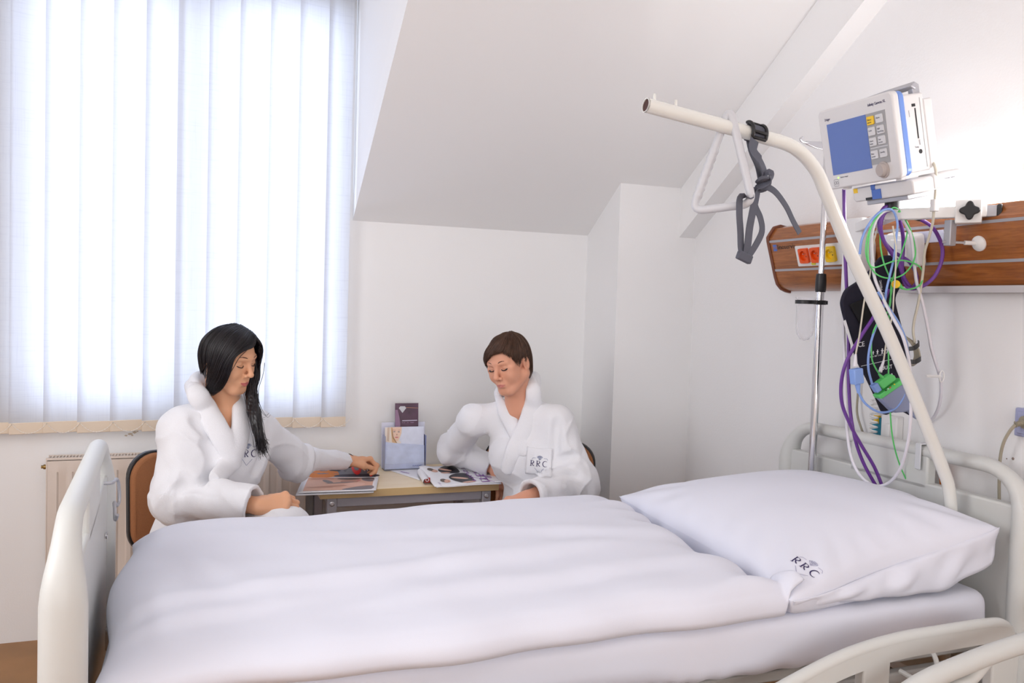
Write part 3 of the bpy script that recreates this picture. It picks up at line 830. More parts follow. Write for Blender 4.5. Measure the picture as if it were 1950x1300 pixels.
H_ = H_ + edge * (.006 * wv2(X_, Y_, Z0) + .0042 * wv1(X_, Y_, Z0) + .0030 * wv3(X_, Y_, Z0))
# pressed fold lines along the bed and the creased corner at the foot
for xc_, yc_, L_, a_, amp in ((.35, 1.80, .55, .10, .010), (.15, 1.72, .3, .16, .007), (.75, 1.70, .5, .05, .006), (.02, 1.95, .16, -1.1, .007), (.9, 1.95, .5, -.25, .005)):
    u_ = (X_ - xc_) * math.cos(a_) + (Y_ - yc_) * math.sin(a_); v_ = -(X_ - xc_) * math.sin(a_) + (Y_ - yc_) * math.cos(a_)
    H_ = H_ + amp * np.exp(-(u_ / L_) ** 2 - (v_ / .032) ** 2) * edge - amp * .8 * np.exp(-(u_ / L_) ** 2 - ((v_ + .055) / .03) ** 2) * edge
# puckers along the head edge
H_ = H_ + .012 * np.exp(-(dx1 / .12) ** 2) * np.sin(t_ * 34 + 2 * np.sin(t_ * 9)) * np.clip(dx1 / .03, 0, 1) * np.clip(dy0 / .05, 0, 1)
droop = .035 * np.clip((.10 - dx0) / .16, 0, 1) * np.clip((.14 - dy0) / .14, 0, 1)
base = np.full_like(X_, MT); tp_ = bvh_of(pl)
for a in range(NX):
    if X_[a].max() < 1.18: continue
    for b in range(NY):
        if Y_[a, b] < 1.95:
            h = tp_.ray_cast(V((X_[a, b], Y_[a, b], 1.2)), V((0, 0, -1)))
            if h[0] is not None: base[a, b] = max(base[a, b], h[0].z + .003)
for _ in range(3):                               # the cloth bridges the step up onto the pillow
    g = np.pad(base, 1, mode='edge'); base = np.maximum(base, (g[:-2, 1:-1] + g[2:, 1:-1] + g[1:-1, :-2] + g[1:-1, 2:]) / 4)
top = np.stack([X_, Y_, base + .004 + H_ * (1 - .7 * np.clip((base - MT) / .05, 0, 1))], -1); bot = np.stack([X_, Y_, base + .0025 + 0 * H_], -1)
top[..., 1] -= .006 * np.sin(PI * np.clip(H_ / .05, 0, 1)) * np.clip(1 - dy0 / .06, 0, 1)
dv = grid_obj('duvet', top, bot, M['linen'])
tag(dv, 'puffy white duvet spread over the foot and middle of the bed', 'duvet')

# open hem of the pillowcase hanging below the near seam
n = 90; vs, fs = [], []
for i in range(n + 1):
    s = i / n; x = 1.268 + (1.892 - 1.268) * s; zt = .672 + .128 * s ** 1.25 - .012 * math.sin(PI * s); yt_ = 1.522 + .035 * math.sin(PI * s) ** 2
    zb = max(MT + .004, .645 + .058 * max(0, (s - .72) / .28) ** 1.3); yb = 1.538 - .012 * s + .004 * math.sin(s * 31)
    for j in range(9):
        t = j / 8; bulge = .016 * math.sin(PI * t) * math.sin(PI * min(1, s * 1.2)) + .010 * math.sin(s * 22 + 5 * t) * t * (1 - t) * 2 + .006 * math.sin(s * 47 + 3 * t) * t * (1 - t) * 2
        vs.append((x + .004 * math.sin(t * 4), yt_ + (yb - yt_) * t - bulge + .012 * t, zt + (zb - zt) * t))
for i in range(n):
    for j in range(8): a = i * 9 + j; fs.append((a, a + 9, a + 10, a + 1))
fl = pyobj('pillowcase_flap', vs, fs, M['linen'], pl)
md = fl.modifiers.new('solid', 'SOLIDIFY'); md.thickness = .002
# printed crest on the near left corner of the pillow
tr = bvh_of(pl)
ul = P(1517, 1078, 'z', .72); ur = P(1557, 1108, 'z', .725)
xa = (V((ur.x, ur.y, 0)) - V((ul.x, ul.y, 0))); 
def crest(tree, org, xdir, up_hint, nrm, size, cut=1.0, names=('crest_print', 'crest_lettering'), parent=None, mats=None):
    z = V(nrm).normalized(); x = V(xdir); x = (x - z * x.dot(z)).normalized(); y = z.cross(x)
    if y.dot(V(up_hint)) < 0: y = -y
    m_ = frame_mat(x, y, z, org); s = size
    bm = bmesh.new()
    serif_letters(bm, m_ @ Matrix.Translation((-.56 * s, -.17 * s, 0)), .40 * s, letters='RRC', gap=1.08)
    drape(bm, tree, -z, .0012); o1 = obj(names[1], bm, mats[0], parent, smooth=False)
    bm = bmesh.new()
    diamond(bm, m_ @ Matrix.Translation((.05 * s, .47 * s, 0)), .42 * s)
    lw = .022 * s
    for L_ in ([(-.52, .30), (-.44, .42), (-.24, .42)], [(.34, .42), (.56, .42), (.64, .30)], [(-.28, -.30), (.05, -.66), (.38, -.30)]):
        stroke2d(bm, dense([(a * s, b * s) for a, b in L_], 8), lw, m_, 0)
    drape(bm, tree, -z, .0012); o2 = obj(names[0], bm, mats[1], parent, smooth=False)
    return o1, o2
def on_pillow(a, b):
    h = tr.ray_cast(V(CPOS), (P(a, b, 'z', .7) - V(CPOS)).normalized()); return h[0], h[1]
h0, n0 = on_pillow(1514, 1074); h1, _ = on_pillow(1546, 1100); h2, _ = on_pillow(1523, 1057); hc, nc = on_pillow(1533, 1080)
crest(tr, hc, tuple(h1 - h0), tuple(h2 - h0), tuple(nc), (h2 - h0).length / .40 * .58, parent=pl, mats=(M['navy'], M['logo_grey']))

# ================================================================== trapeze pole with its handle and strap
YP = 1.66
tp = thing('trapeze_pole', 'thick cream lifting pole rising from the bed head and bending over the bed', 'lifting pole', (1.96, YP, .3))
path = catmull([(1.888, YP, .30), (1.888, YP, .60), (1.888, YP, .74), (1.876, YP, .855), (1.835, YP, .945)] + [tuple(P(a, b, 'y', YP)) for a, b in ((1698, 650), (1622, 487), (1576, 375), (1551, 320), (1512, 281), (1455, 261), (1385, 242), (1229, 200))], 8)
bm = bmesh.new(); tube(bm, path, .0162, 20, cap=False)
obj('pole', bm, M['cream'], tp)
e = path[-1]; d_ = (path[-1] - path[-2]).normalized()
bm = bmesh.new(); lathe(bm, [(.0142, -.03), (.0142, -.002)], 20, axis_mat(e, d_), cap=True)
obj('open_end', bm, mat('pole_inside', srgb(74, 46, 40), .7), tp)
bm = bmesh.new(); lathe(bm, [(.0140, -.02), (.0140, 0.0), (.0162, 0.0), (.0162, -.004)], 20, axis_mat(e, d_), cap=False)
obj('rim', bm, M['cream'], tp)
for px_ in (1246, 1287):
    c = P(px_, 195, 'y', YP); 
    bm = bmesh.new(); tt = min(path, key=lambda p: abs(p.x - c.x)); lathe(bm, [(.0034, .013), (.0034, .029), (.002, .031)], 10, Matrix.Translation((c.x, YP, tt.z)))
    obj('stop_pin', bm, M['cream'], tp)
# triangular handle hung on the pole
xp = P(1388, 243, 'y', YP).x; zp = min(path, key=lambda p: abs(p.x - xp)).z
th = thing('lifting_triangle', 'pale grey triangular grip handle hanging from the lifting pole', 'handle', (1.17, YP, 1.68))
topc = V((xp, YP, zp + .020)); A = P(1318, 402, 'y', YP + .055); B = P(1434, 388, 'y', YP - .055)
def rounded_tri(pts, r, n=7):
    out = []
    for i in range(3):
        p = pts[i]; a = (pts[i - 1] - p).normalized(); b = (pts[(i + 1) % 3] - p).normalized()
        for k in range(n + 1):
            t = k / n; q0 = p + a * r; q1 = p + b * r
            out.append((q0 * (1 - t) + p * t) * (1 - t) + (p * (1 - t) + q1 * t) * t)
    return out
tri = rounded_tri([topc + V((0, 0, .026)), A, B], .030)
dn = []
for i in range(len(tri)):
    a, b = tri[i], tri[(i + 1) % len(tri)]; m_ = max(1, int((b - a).length / .006))
    dn += [a.lerp(b, k / m_) for k in range(m_)]
rad_ = []
for p in dn:
    d0 = (p - A).length; onleft = abs((p - A).cross((topc - A).normalized()).length) < .010 and .03 < d0 < .15
    rad_.append(.0095 + (.0012 * math.sin(d0 * 2 * PI / .0175) + .0012 if onleft else 0))
bm = bmesh.new(); tube(bm, dn, rad_, 12, closed=True)
obj('grip_loop', bm, M['trap_grey'], th)
# strap looped over the pole
st = thing('adjustable_strap', 'dark grey webbing strap with black buckle looped over the lifting pole', 'strap', (1.26, YP, 1.6))
xs = P(1436, 258, 'y', YP).x; zs = min(path, key=lambda p: abs(p.x - xs)).z; wd_ = V((.97, 0, -.14))
loop = [(xs + .0, YP + .0195 * math.sin(a), zs + .0195 * math.cos(a)) for a in [math.radians(-140 + 280 * k / 16) for k in range(17)]]
bm = bmesh.new(); ribbon(bm, loop, .034, .003, tuple(wd_)); obj('pole_loop', bm, M['strap'], st, bevel=.0006)
bm = bmesh.new()                                 # black slotted buckle over the front of the loop
for off in (-.019, .019):
    tube(bm, [V((xs, YP + .0235 * math.sin(a), zs + .0235 * math.cos(a))) + wd_ * off for a in [math.radians(-125 + 135 * k / 10) for k in range(11)]], .0042, 8)
for a in (math.radians(-125), math.radians(-92), math.radians(8)):
    c = V((xs, YP + .0245 * math.sin(a), zs + .0245 * math.cos(a))); tube(bm, [c - wd_ * .019, c + wd_ * .019], .0042, 8)
obj('buckle', bm, M['black'], st, bevel=.001)
def sp(L, y): return catmull([P(a, b, 'y', y + dy) for a, b, dy in L], 6)
K = lambda o: obj('strap_tail', o, M['strap'], st, bevel=.0005)
bm = bmesh.new(); ribbon(bm, sp([(1437, 266, -.030), (1434, 285, -.036), (1447, 305, -.04), (1456, 330, -.04), (1449, 350, -.04)], YP), .026, .0022, [V((1, .2, 0)) if i < 12 else V((.9, .5, .2)) for i in range(25)]); K(bm)
bm = bmesh.new(); ribbon(bm, sp([(1425, 258, .028), (1432, 290, .01), (1444, 318, -.02), (1450, 345, -.036)], YP), .024, .0022, (.95, .3, 0)); K(bm)
bm = bmesh.new(); tube(bm, sp([(1444, 347, -.04), (1452, 340, -.055), (1462, 343, -.05), (1459, 356, -.04), (1448, 360, -.036), (1441, 355, -.04)], YP), .0055, 8, sy=1.6); obj('knot', bm, M['strap'], st)
bm = bmesh.new(); ribbon(bm, sp([(1452, 352, -.04), (1458, 335, -.05), (1468, 328, -.05), (1464, 345, -.055), (1444, 358, -.05), (1440, 366, -.045)], YP), .018, .002, (.6, .3, .7)); K(bm)
bm = bmesh.new(); ribbon(bm, sp([(1446, 356, -.045), (1461, 356, -.048), (1478, 367, -.05), (1497, 393, -.05), (1510, 420, -.05), (1523, 444, -.05)], YP), .017, .002, [V((.55, .3, 1))] * 31); K(bm)
bm = bmesh.new(); ribbon(bm, sp([(1440, 362, -.045), (1433, 376, -.05), (1411, 375, -.05), (1408, 405, -.05), (1410, 440, -.05), (1411, 470, -.05), (1414, 489, -.05)], YP), .022, .0022, (1, .35, .05)); K(bm)
bm = bmesh.new(); ribbon(bm, sp([(1441, 362, -.04), (1436, 390, -.05), (1428, 430, -.052), (1424, 465, -.052), (1420, 489, -.05)], YP), .020, .0022, (1, .1, .1)); K(bm)
bm = bmesh.new(); ribbon(bm, sp([(1441, 362, -.04), (1438, 390, -.04), (1448, 415, -.04), (1451, 440, -.04), (1440, 465, -.045), (1424, 490, -.05)], YP), .018, .0022, (.8, .2, .35)); K(bm)
bm = bmesh.new(); c = P(1418, 490, 'y', YP - .05); box(bm, (-.020, -.007, -.010), (.018, .007, .010), Matrix.Translation(c) @ Matrix.Rotation(.35, 4, 'Y')); obj('slide_buckle', bm, M['strap'], st, bevel=.003)

# ================================================================== drip stand at the far bed corner
ip = thing('drip_stand', 'chrome drip pole standing at the far corner of the bed head', 'drip pole', (1.905, 2.37, .3))
XI, YI = 1.893, 2.212
bm = bmesh.new(); lathe(bm, [(.0125, .30), (.0125, 1.43), (.0125, 1.43)], 18, Matrix.Translation((XI, YI, 0))); obj('lower_tube', bm, M['chrome'], ip)
bm = bmesh.new(); lathe(bm, [(.0095, 1.40), (.0095, 1.868), (.006, 1.873)], 18, Matrix.Translation((XI, YI, 0))); obj('upper_tube', bm, M['chrome'], ip)
bm = bmesh.new(); lathe(bm, [(.0155, 1.392), (.0172, 1.40), (.0172, 1.43), (.0155, 1.45), (.0125, 1.452)], 20, Matrix.Translation((XI, YI, 0))); obj('height_collar', bm, M['black'], ip)
bm = bmesh.new(); ribbon(bm, [(XI + .01, YI, 1.862), (XI - .045, YI, 1.862), (XI - .085, YI - .0, 1.866)], [.030, .022, .010], .005, (0, .1, 1)); obj('hook_bar', bm, M['steel'], ip, bevel=.001)
bm = tubebm(catmull([(XI - .08, YI, 1.866), (XI - .098, YI, 1.867), (XI - .108, YI, 1.875), (XI - .098, YI, 1.882)], 5), .0032, 8); obj('hook', bm, M['steel'], ip)
tc = V((XI - .062, YI - .008, 0))
dh = thing('drip_bottle_holder', 'clear round-bottomed plastic tube clipped to the drip pole', 'tube holder', (tc.x, tc.y, 1.26))
bm = bmesh.new(); lathe(bm, [(.0335, 1.373), (.030, 1.365), (.029, 1.30), (.0285, 1.275), (.024, 1.252), (.014, 1.238), (.002, 1.234)], 24, Matrix.Translation((tc.x, tc.y, 0)), cap=False); obj('clear_tube', bm, M['clear'], dh)
bm = bmesh.new(); lathe(bm, [(.030, 1.352), (.034, 1.352), (.034, 1.364), (.030, 1.364), (.030, 1.352)], 24, Matrix.Translation((tc.x, tc.y, 0)), cap=False)
box(bm, (tc.x + .030, tc.y - .006, 1.352), (XI + .02, tc.y + .004, 1.364)); lathe(bm, [(.0128, 1.351), (.019, 1.351), (.019, 1.365), (.0128, 1.365)], 16, Matrix.Translation((XI, YI, 0)), cap=False)
obj('clip_ring', bm, M['black'], dh)
# ================================================================== bed-head supply panel on the right wall
yA, yB = 2.56, -.6
prof = [(2.058, 1.628), (2.0, 1.636), (1.975, 1.628), (1.960, 1.606), (1.950, 1.59), (1.952, 1.575), (1.988, 1.455), (1.998, 1.430), (2.015, 1.413), (2.035, 1.405), (2.058, 1.402)]
sp_ = thing('supply_panel', 'dark wood bed-head panel with coloured sockets and a bright uplight on the wall', 'wall panel', (1.98, 2.0, 1.5))
bm = bmesh.new(); prism(bm, prof, 'y', yB, yA)
obj('wood_body', bm, M['wood'], sp_, angle=30)
cc = V((2.02, 0, 1.515)); big = [(cc.x + (x - cc.x) * 1.10 if x < 2.05 else x, cc.z + (z - cc.z) * 1.07) for x, z in prof]
bm = bmesh.new(); prism(bm, big, 'y', yA, yA + .014); obj('end_cap', bm, M['wood_edge'], sp_, angle=30, bevel=.003)
FN = V((-.9578, 0, -.2873)); FU = V((-.2873, 0, .9578))
def face(y, s, off=0.0):                       # a point of the sloping front; s = height along it from the lower edge
    return V((1.988, y, 1.455)) + FU * s - FN * -off
fm = lambda y, s, off=0.0: frame_mat((0, -1, 0), FU, FN, face(y, s, off))
for s0 in (.022, .150):
    bm = bmesh.new(); box(bm, (-(yA - yB) / 2, -.004, -.001), ((yA - yB) / 2, .004, .0025), fm((yA + yB) / 2 - .001, s0 if s0 < .1 else .129)); obj('trim_strip', bm, M['alu'], sp_, smooth=False)
obj('underside', boxes(((2.004, yB, 1.394), (2.055, 2.0, 1.412))), M['lamp_grey'], sp_, smooth=False)
bm = bmesh.new()
for k in range(5): box(bm, (2.002 + k * .011, yB, 1.393), (2.006 + k * .011, 1.99, 1.396))
obj('underside_ribs', bm, M['lamp_grey'], sp_, smooth=False)
# opal cover and tube of the uplight
bm = bmesh.new(); box(bm, (-.11, -.016, -.001), (.11, .018, .003), fm(1.905, .10)); obj('lamp_cover', bm, M['cover'], sp_, bevel=.001)
tb = bmesh.new(); lathe(tb, [(.008, 0), (.008, 1.25)], 12, axis_mat((2.028, 2.10, 1.648), (0, -1, 0))); obj('fluorescent_tube', tb, M['lampglow'], sp_)
lu = area('uplight', (2.010, 1.48, 1.655), (-1.0, 0, .6), .03, 1.25, 4.5, (1.0, .99, .985))
lz = V((1.0, 0, -.6)).normalized(); lu.rotation_euler = frame_mat(V((0, 1, 0)).cross(lz), (0, 1, 0), lz).to_euler()
# maker's mark
c0 = P(1472, 462, 'x', 1.955); mk = frame_mat((0, -1, 0), FU, FN, face(c0.y, .093, .0))
bm = bmesh.new(); 
for a, b in ((0, .008), (.010, .013), (.0155, .0235)): box(bm, (0, a, 0), (.019, b, .0008), mk)
obj('maker_emblem', bm, M['blue_pl'], sp_, smooth=False)
text_mesh('maker_lettering', 'linoservis', .026, mk @ Matrix.Translation((.022, .005, .0006)), M['black'], sp_, .0003)
# white socket plate with its sockets
y0_, y1_ = P(1519, 488, 'x', 1.968).y, 2.165
bm = bmesh.new(); prism(bm, rrect(0, 0, y0_ - y1_, .073, .004), 'z', 0, .006, frame_mat((0, -1, 0), FU, FN, face(y0_, .033)))
pt = obj('socket_plate', bm, M['white_pl'], sp_, bevel=.0015)
for k, (px_, mm) in enumerate(((1534, 'orange'), (1556, 'orange'), (1584, 'yellow'))):
    yc = P(px_, 489, 'x', 1.964).y; fmk = frame_mat((0, -1, 0), FU, FN, face(yc, .071, .006))
    bm = bmesh.new()
    o_, i_ = rrect(-.0225, -.026, .0225, .026, .006, 6), [(.0175 * math.cos(2 * PI * j / 28 + PI / 28), .0175 * math.sin(2 * PI * j / 28 + PI / 28)) for j in range(28)]
    va = [bm.verts.new(fmk @ V((*p, .0095))) for p in o_]; vb = [bm.verts.new(fmk @ V((*p, .0))) for p in o_]
    order = sorted(range(28), key=lambda j: math.atan2(o_[j][1], o_[j][0])); o2 = [va[j] for j in order]
    i2 = sorted(i_, key=lambda p: math.atan2(p[1], p[0])); vi = [bm.verts.new(fmk @ V((*p, .0095))) for p in i2]; vd = [bm.verts.new(fmk @ V((p[0] * .92, p[1] * .92, .0008))) for p in i2]
    for j in range(28):
        q = (j + 1) % 28; bm.faces.new((o2[j], o2[q], vi[q], vi[j])); bm.faces.new((vi[j], vi[q], vd[q], vd[j]))
        bm.faces.new((va[j], vb[j], vb[q], va[q]))
    bm.faces.new(vd)
    so = obj('socket', bm, M[mm], pt, angle=30)
    bm = bmesh.new(); ball(bm, fmk @ V((-.004, .006, .002)), .0026, 8); ball(bm, fmk @ V((-.004, .006, .005)), .0022, 8); obj('earth_pin', bm, M['chrome'], so)
    bm = bmesh.new()
    for q in ((.006, .007), (.006, -.004)): lathe(bm, [(.0026, .0005), (.0026, .0014)], 10, fmk @ Matrix.Translation((*q, 0)))
    obj('contact_hole', bm, M['black'], so)
bm = bmesh.new(); prism(bm, rrect(0, 0, .022, .009, .004), 'z', .006, .0068, frame_mat((0, -1, 0), FU, FN, face(P(1545, 506, 'x', 1.97).y, .036))); obj('rating_sticker', bm, mat('sticker_lime', srgb(208, 206, 70), .5), pt, smooth=False)
# white bed-side call unit clipped over the panel further along
cb = thing('call_unit', 'white boxy call unit fixed to the wood panel behind the hanging cables', 'call unit', (1.93, 1.94, 1.5))
ct = P(1722, 483, 'x', 1.935); m_ = frame_mat((0, -1, 0), FU, FN, (1.938, ct.y, 1.515)) @ Matrix.Rotation(-.12, 4, 'Z')
bm = bmesh.new(); prism(bm, rrect(-.055, -.045, .055, .05, .01), 'z', -.02, .014, m_); obj('case', bm, M['white_pl'], cb, bevel=.004)
bm = bmesh.new(); prism(bm, rrect(-.035, -.02, .02, .035, .004), 'z', .014, .02, m_); obj('cover', bm, M['white_pl'], cb, bevel=.002)
bm = bmesh.new(); box(bm, (-.02, -.012, .02), (.012, .008, .0206), m_); obj('rating_plate', bm, M['key'], cb, smooth=False)

# ================================================================== monitor mount
mt_ = thing('monitor_mount', 'white bracket with star knob clamped on the panel and carrying the monitor', 'monitor bracket', (1.93, 1.9, 1.5))
yb0 = P(1593, 500, 'x', 1.90).y
obj('wall_column', boxes(((1.905, 2.055, 1.355), (1.965, 2.135, 1.622))), M['white_pl'], mt_, bevel=.003)
pA, pB, pC = V((1.925, 2.09, 1.592)), V((1.800, 1.83, 1.602)), V((1.945, 1.652, 1.605))
def bar(bm, a, b, w, h):
    d = (b - a).normalized(); s = d.cross(V((0, 0, 1))).normalized(); m = frame_mat(d, s, s.cross(d) * -1 if s.cross(d).z < 0 else s.cross(d), a); box(bm, (0, -w / 2, -h / 2), ((b - a).length, w / 2, h / 2), m); return m
bm = bmesh.new(); bar(bm, pA, pB, .03, .03); bar(bm, pB - (pC - pB).normalized() * .02, pC, .03, .03); obj('arm', bm, M['white_pl'], mt_, bevel=.003)
kd = (pC - pB).normalized(); kc = P(1848, 412, 'y', 1.70)
kc = pB + kd * ((kc - pB).dot(kd)); side = V((-kd.y, kd.x, 0)); side = side if side.y < 0 else -side
bm = bmesh.new(); bar(bm, kc - kd * .035, kc + kd * .028, .045, .062); cl = obj('clamp', bm, M['white_pl'], mt_, bevel=.003)
bm = bmesh.new(); kf = axis_mat(kc + side * .030, side, (0, 0, 1))
pts = []
for k in range(64):
    a = 2 * PI * k / 64; r = .0205 + .0042 * math.cos(4 * a) ; pts.append((r * math.cos(a), r * math.sin(a)))
prism(bm, pts, 'z', 0, .014, kf); lathe(bm, [(.009, -.012), (.009, 0)], 12, kf); obj('star_knob', bm, M['black'], cl, bevel=.003, angle=60)
bm = bmesh.new(); bar(bm, kc + kd * .028, kc + kd * .062, .022, .03); obj('rail_stub', bm, M['alu'], mt_, bevel=.002)
bm = bmesh.new(); bar(bm, kc + kd * .062, kc + kd * .074, .026, .034); obj('stub_cap', bm, M['black'], mt_, bevel=.003)
pd = kc - kd * .045
obj('down_post', boxes(((pd.x - .011, pd.y - .011, 1.515), (pd.x + .011, pd.y + .011, pd.z - .02))), M['alu'], mt_, bevel=.002)
fz = 1.525; fc = face(P(1858, 470, 'x', 1.955).y, .072)
bm = bmesh.new(); q0 = V((pd.x, pd.y, fz)); tube(bm, [q0 - (fc - q0).normalized() * .018, q0 + (fc - q0) * .55], .0038, 8); obj('screw', bm, M['steel'], mt_)
bm = bmesh.new(); tube(bm, [q0 + (fc - q0) * .5, fc + (q0 - fc).normalized() * .008], .006, 10); 
lathe(bm, [(.004, .012), (.012, .010), (.021, .004), (.0215, 0)], 24, axis_mat(fc, FN)); obj('pressure_foot', bm, M['white_pl'], mt_)
bm = bmesh.new(); lathe(bm, [(.021, 0), (.021, .022), (.017, .024), (.017, .03)], 24, Matrix.Translation(pB + V((0, 0, .014)))); obj('swivel_collar', bm, M['black'], mt_)
bm = bmesh.new(); lathe(bm, [(.014, .03), (.026, .036), (.032, .046), (.034, .056)], 28, Matrix.Translation(pB + V((0, 0, .014)))); obj('swivel_ball', bm, M['chrome'], mt_)
hk = P(1690, 411, 'y', 1.86)
bm = boxes(((hk.x - .018, hk.y - .03, hk.z - .012), (hk.x + .018, hk.y - .024, hk.z + .012)), ((hk.x - .018, hk.y - .03, hk.z - .012), (hk.x + .018, hk.y + .04, hk.z - .006))); obj('cable_hook', bm, M['alu'], mt_, bevel=.002)

# ================================================================== patient monitor
TA = math.radians(13)
mw_, mh_, mn_ = V((0, -1, 0)), V((-math.sin(TA), 0, math.cos(TA))), V((-math.cos(TA), 0, -math.sin(TA)))
MO = P(1633, 273, 'x', 1.675)
MM = frame_mat(mw_, mh_, mn_, MO) @ Matrix.Diagonal((.905, 1.06, 1, 1))             # local: x right, y up, z towards the viewer of the screen
pm = thing('patient_monitor', 'white and blue patient monitor with a blank blue screen on the wall bracket', 'medical monitor', MO)
T = Matrix.Translation
def plate(nm, pts, z0, z1, m, par, bev=.002, seg=2, ang=40):
    bm = bmesh.new(); prism(bm, pts, 'z', z0, z1, MM); return obj(nm, bm, m, par, bevel=bev, seg=seg, angle=ang)
HW, HH = .152, .106
bz = plate('front_bezel', rrect(-HW, -HH, HW, HH, .016, 6), -.022, 0, M['mon_white'], pm, .005, 3)
plate('blue_band', rrect(-HW + .003, -HH + .003, HW - .001, HH - .002, .018, 6), -.040, -.020, M['mon_blue'], pm, .004)
plate('rear_housing', rrect(-HW + .012, -HH + .008, HW - .006, HH - .014, .006, 4), -.108, -.038, M['mon_white'], pm, .004)
plate('rear_module', rrect(-HW + .03, -HH + .012, HW - .004, HH - .03, .005, 4), -.135, -.106, M['mon_white'], pm, .003)
plate('screen', [(-.117, -.069), (.046, -.069), (.046, .066), (-.117, .066)], -.001, .0012, M['screen'], bz, 0)
kp = plate('keypad_field', [(.0465, .066), (.0465, -.062), (.082, -.062), (.118, -.062), (.120, .066)], -.001, .001, M['mon_grey'], bz, 0)
plate('divider', [(.050, -.0215), (.116, -.0215), (.116, -.0195), (.050, -.0195)], .0008, .0014, M['key'], kp, 0)
rows = (.048, .021, -.005, -.037)
def prt(nm, txts, x, y, h):
    bm = bmesh.new()
    return [text_mesh(nm, t, h, MM @ T((x, y - i * h * 1.15, .0042)), M['text'], None, .0001) for i, t in enumerate(txts)]
captions = [[('Silence', 'alarms'), ('Alarm',)], [('Code',), ('NBP', 'Start/Stop')], [('Alarm', 'limits'), ('Fast', 'access')], [('Main', 'screen'), ('Standby',)]]
for r_ in range(4):
    for c_ in range(2):
        x, y = (.064, .098)[c_], rows[r_]
        first = r_ == 0 and c_ == 0
        b_ = plate('key', rrect(x - .0135, y - .0105, x + .0135, y + .0105, .003, 3), .0008, .004, M['yellow'] if first else M['key'], kp, .0008)
        if first: b_['label'] = 'yellow alarm key'
        for t_o in prt('caption', captions[r_][c_], x - .011, y + .0005, .0058): t_o.parent = b_; 
kn = bmesh.new(); lathe(kn, [(.021, 0), (.021, .004), (.017, .005), (.0165, .014), (.014, .017), (.0001, .018)], 28, MM @ T((.090, -.078, .0))); obj('dial', kn, M['knob'], bz)
text_mesh('model_lettering', 'Infinity Gamma XL', .0098, MM @ T((.058, .083, .0004)), M['navy'], bz, .0002, shear=.0, font_space=.92)
text_mesh('maker_lettering', 'Dräger', .0092, MM @ T((-.124, .076, .0004)), M['navy'], bz, .0002, font_space=.9)
bm = bmesh.new(); ball(bm, MM @ V((-.097, -.0775, .0008)), .0022, 8); obj('power_led', bm, M['led'], bz)
text_mesh('mains_caption', 'Battery charger', .0052, MM @ T((-.088, -.079, .0004)), M['text'], bz, .0001)
bm = bmesh.new(); pts = rrect(-.1185, -.099, -.098, -.081, .003, 3)
stroke2d(bm, pts + [pts[0]], .0007, MM @ T((0, 0, .0005)))
for cx_ in (-.1125, -.1040): stroke2d(bm, arc2(cx_, -.090, .0034, .0042, 0, 360), .0008, MM @ T((0, 0, .0005)))
obj('class_mark', bm, M['text'], bz, smooth=False)
# side face: card slot, round port
def sidebox(nm, d0, d1, h0, h1, m, out=.0008, par=pm):
    bm = bmesh.new(); box(bm, (HW - .0075, h0, -d1), (HW - .006 + out, h1, -d0), MM); return obj(nm, bm, m, par, smooth=False)
sidebox('card_slot', .074, .078, -.018, .056, M['black']); sidebox('port_window', .066, .078, .060, .067, M['black']); sidebox('eject_button', .078, .086, -.034, -.022, M['key'], .003)
sidebox('side_label', .054, .058, .036, .052, M['key'], .0015)
bm = bmesh.new(); lathe(bm, [(.0055, 0), (.0055, .0012)], 16, MM @ axis_mat((HW - .006, -.050, -.078), (1, 0, 0))); obj('probe_port', bm, M['black'], pm)
text_mesh('port_caption', 'Temp', .006, MM @ axis_mat((HW - .0056, -.040, -.060), (1, 0, 0), (0, 0, -1)), M['text'], pm, .0001)
sidebox('side_seam', .094, .0955, -.09, .08, M['mon_grey'])
# carrying handle
bm = bmesh.new(); tube(bm, [MM @ V(p) for p in ((-.11, HH - .018, -.06), (-.06, HH - .004, -.07), (.04, HH + .003, -.085), (.142, HH + .005, -.09))], .014, 4, up=tuple(mh_), sx=.75, sy=1.2)
hd = obj('handle', bm, M['alu'], pm, bevel=.003)
bm = bmesh.new(); box(bm, (.118, HH - .03, -.108), (.138, HH + .008, -.085), MM); obj('handle_post', bm, M['alu'], hd, bevel=.003)
# docking station under the monitor
dk = bmesh.new(); prism(dk, [(-.082, -.112), (.148, -.112), (.155, -.118), (.155, -.150), (-.074, -.150), (-.082, -.143)], 'z', -.135, -.030, MM @ T((0, 0, 0)))
d_o = obj('docking_station', dk, M['mon_white'], pm, bevel=.004)
bm = bmesh.new(); prism(bm, [(.10, -.108), (.150, -.108), (.158, -.115), (.158, -.148), (.10, -.148)], 'z', -.20, -.10, MM); obj('dock_rear', bm, M['mon_white'], d_o, bevel=.004)
bm = bmesh.new(); box(bm, (-.04, -.162, -.12), (.12, -.150, -.04), MM); obj('dock_plate', bm, M['alu'], d_o, bevel=.002)
bm = bmesh.new(); box(bm, (.000, -.149, -.034), (.034, -.124, -.026), MM); box(bm, (-.004, -.124, -.034), (.012, -.111, -.028), MM); obj('dock_latch', bm, M['blue_pl'], d_o, bevel=.001)
bm = bmesh.new(); box(bm, (-.076, -.126, -.031), (-.060, -.114, -.0285), MM); obj('warning_mark', bm, M['yellow'], d_o, smooth=False)
bm = bmesh.new(); box(bm, (-.030, -.149, -.034), (-.004, -.142, -.0292), MM); obj('dock_recess', bm, M['black'], d_o, smooth=False)
bm = bmesh.new(); box(bm, (.1575, -.146, -.19), (.1585, -.116, -.13), MM); lab = obj('rating_label', bm, M['paper'], d_o, smooth=False)
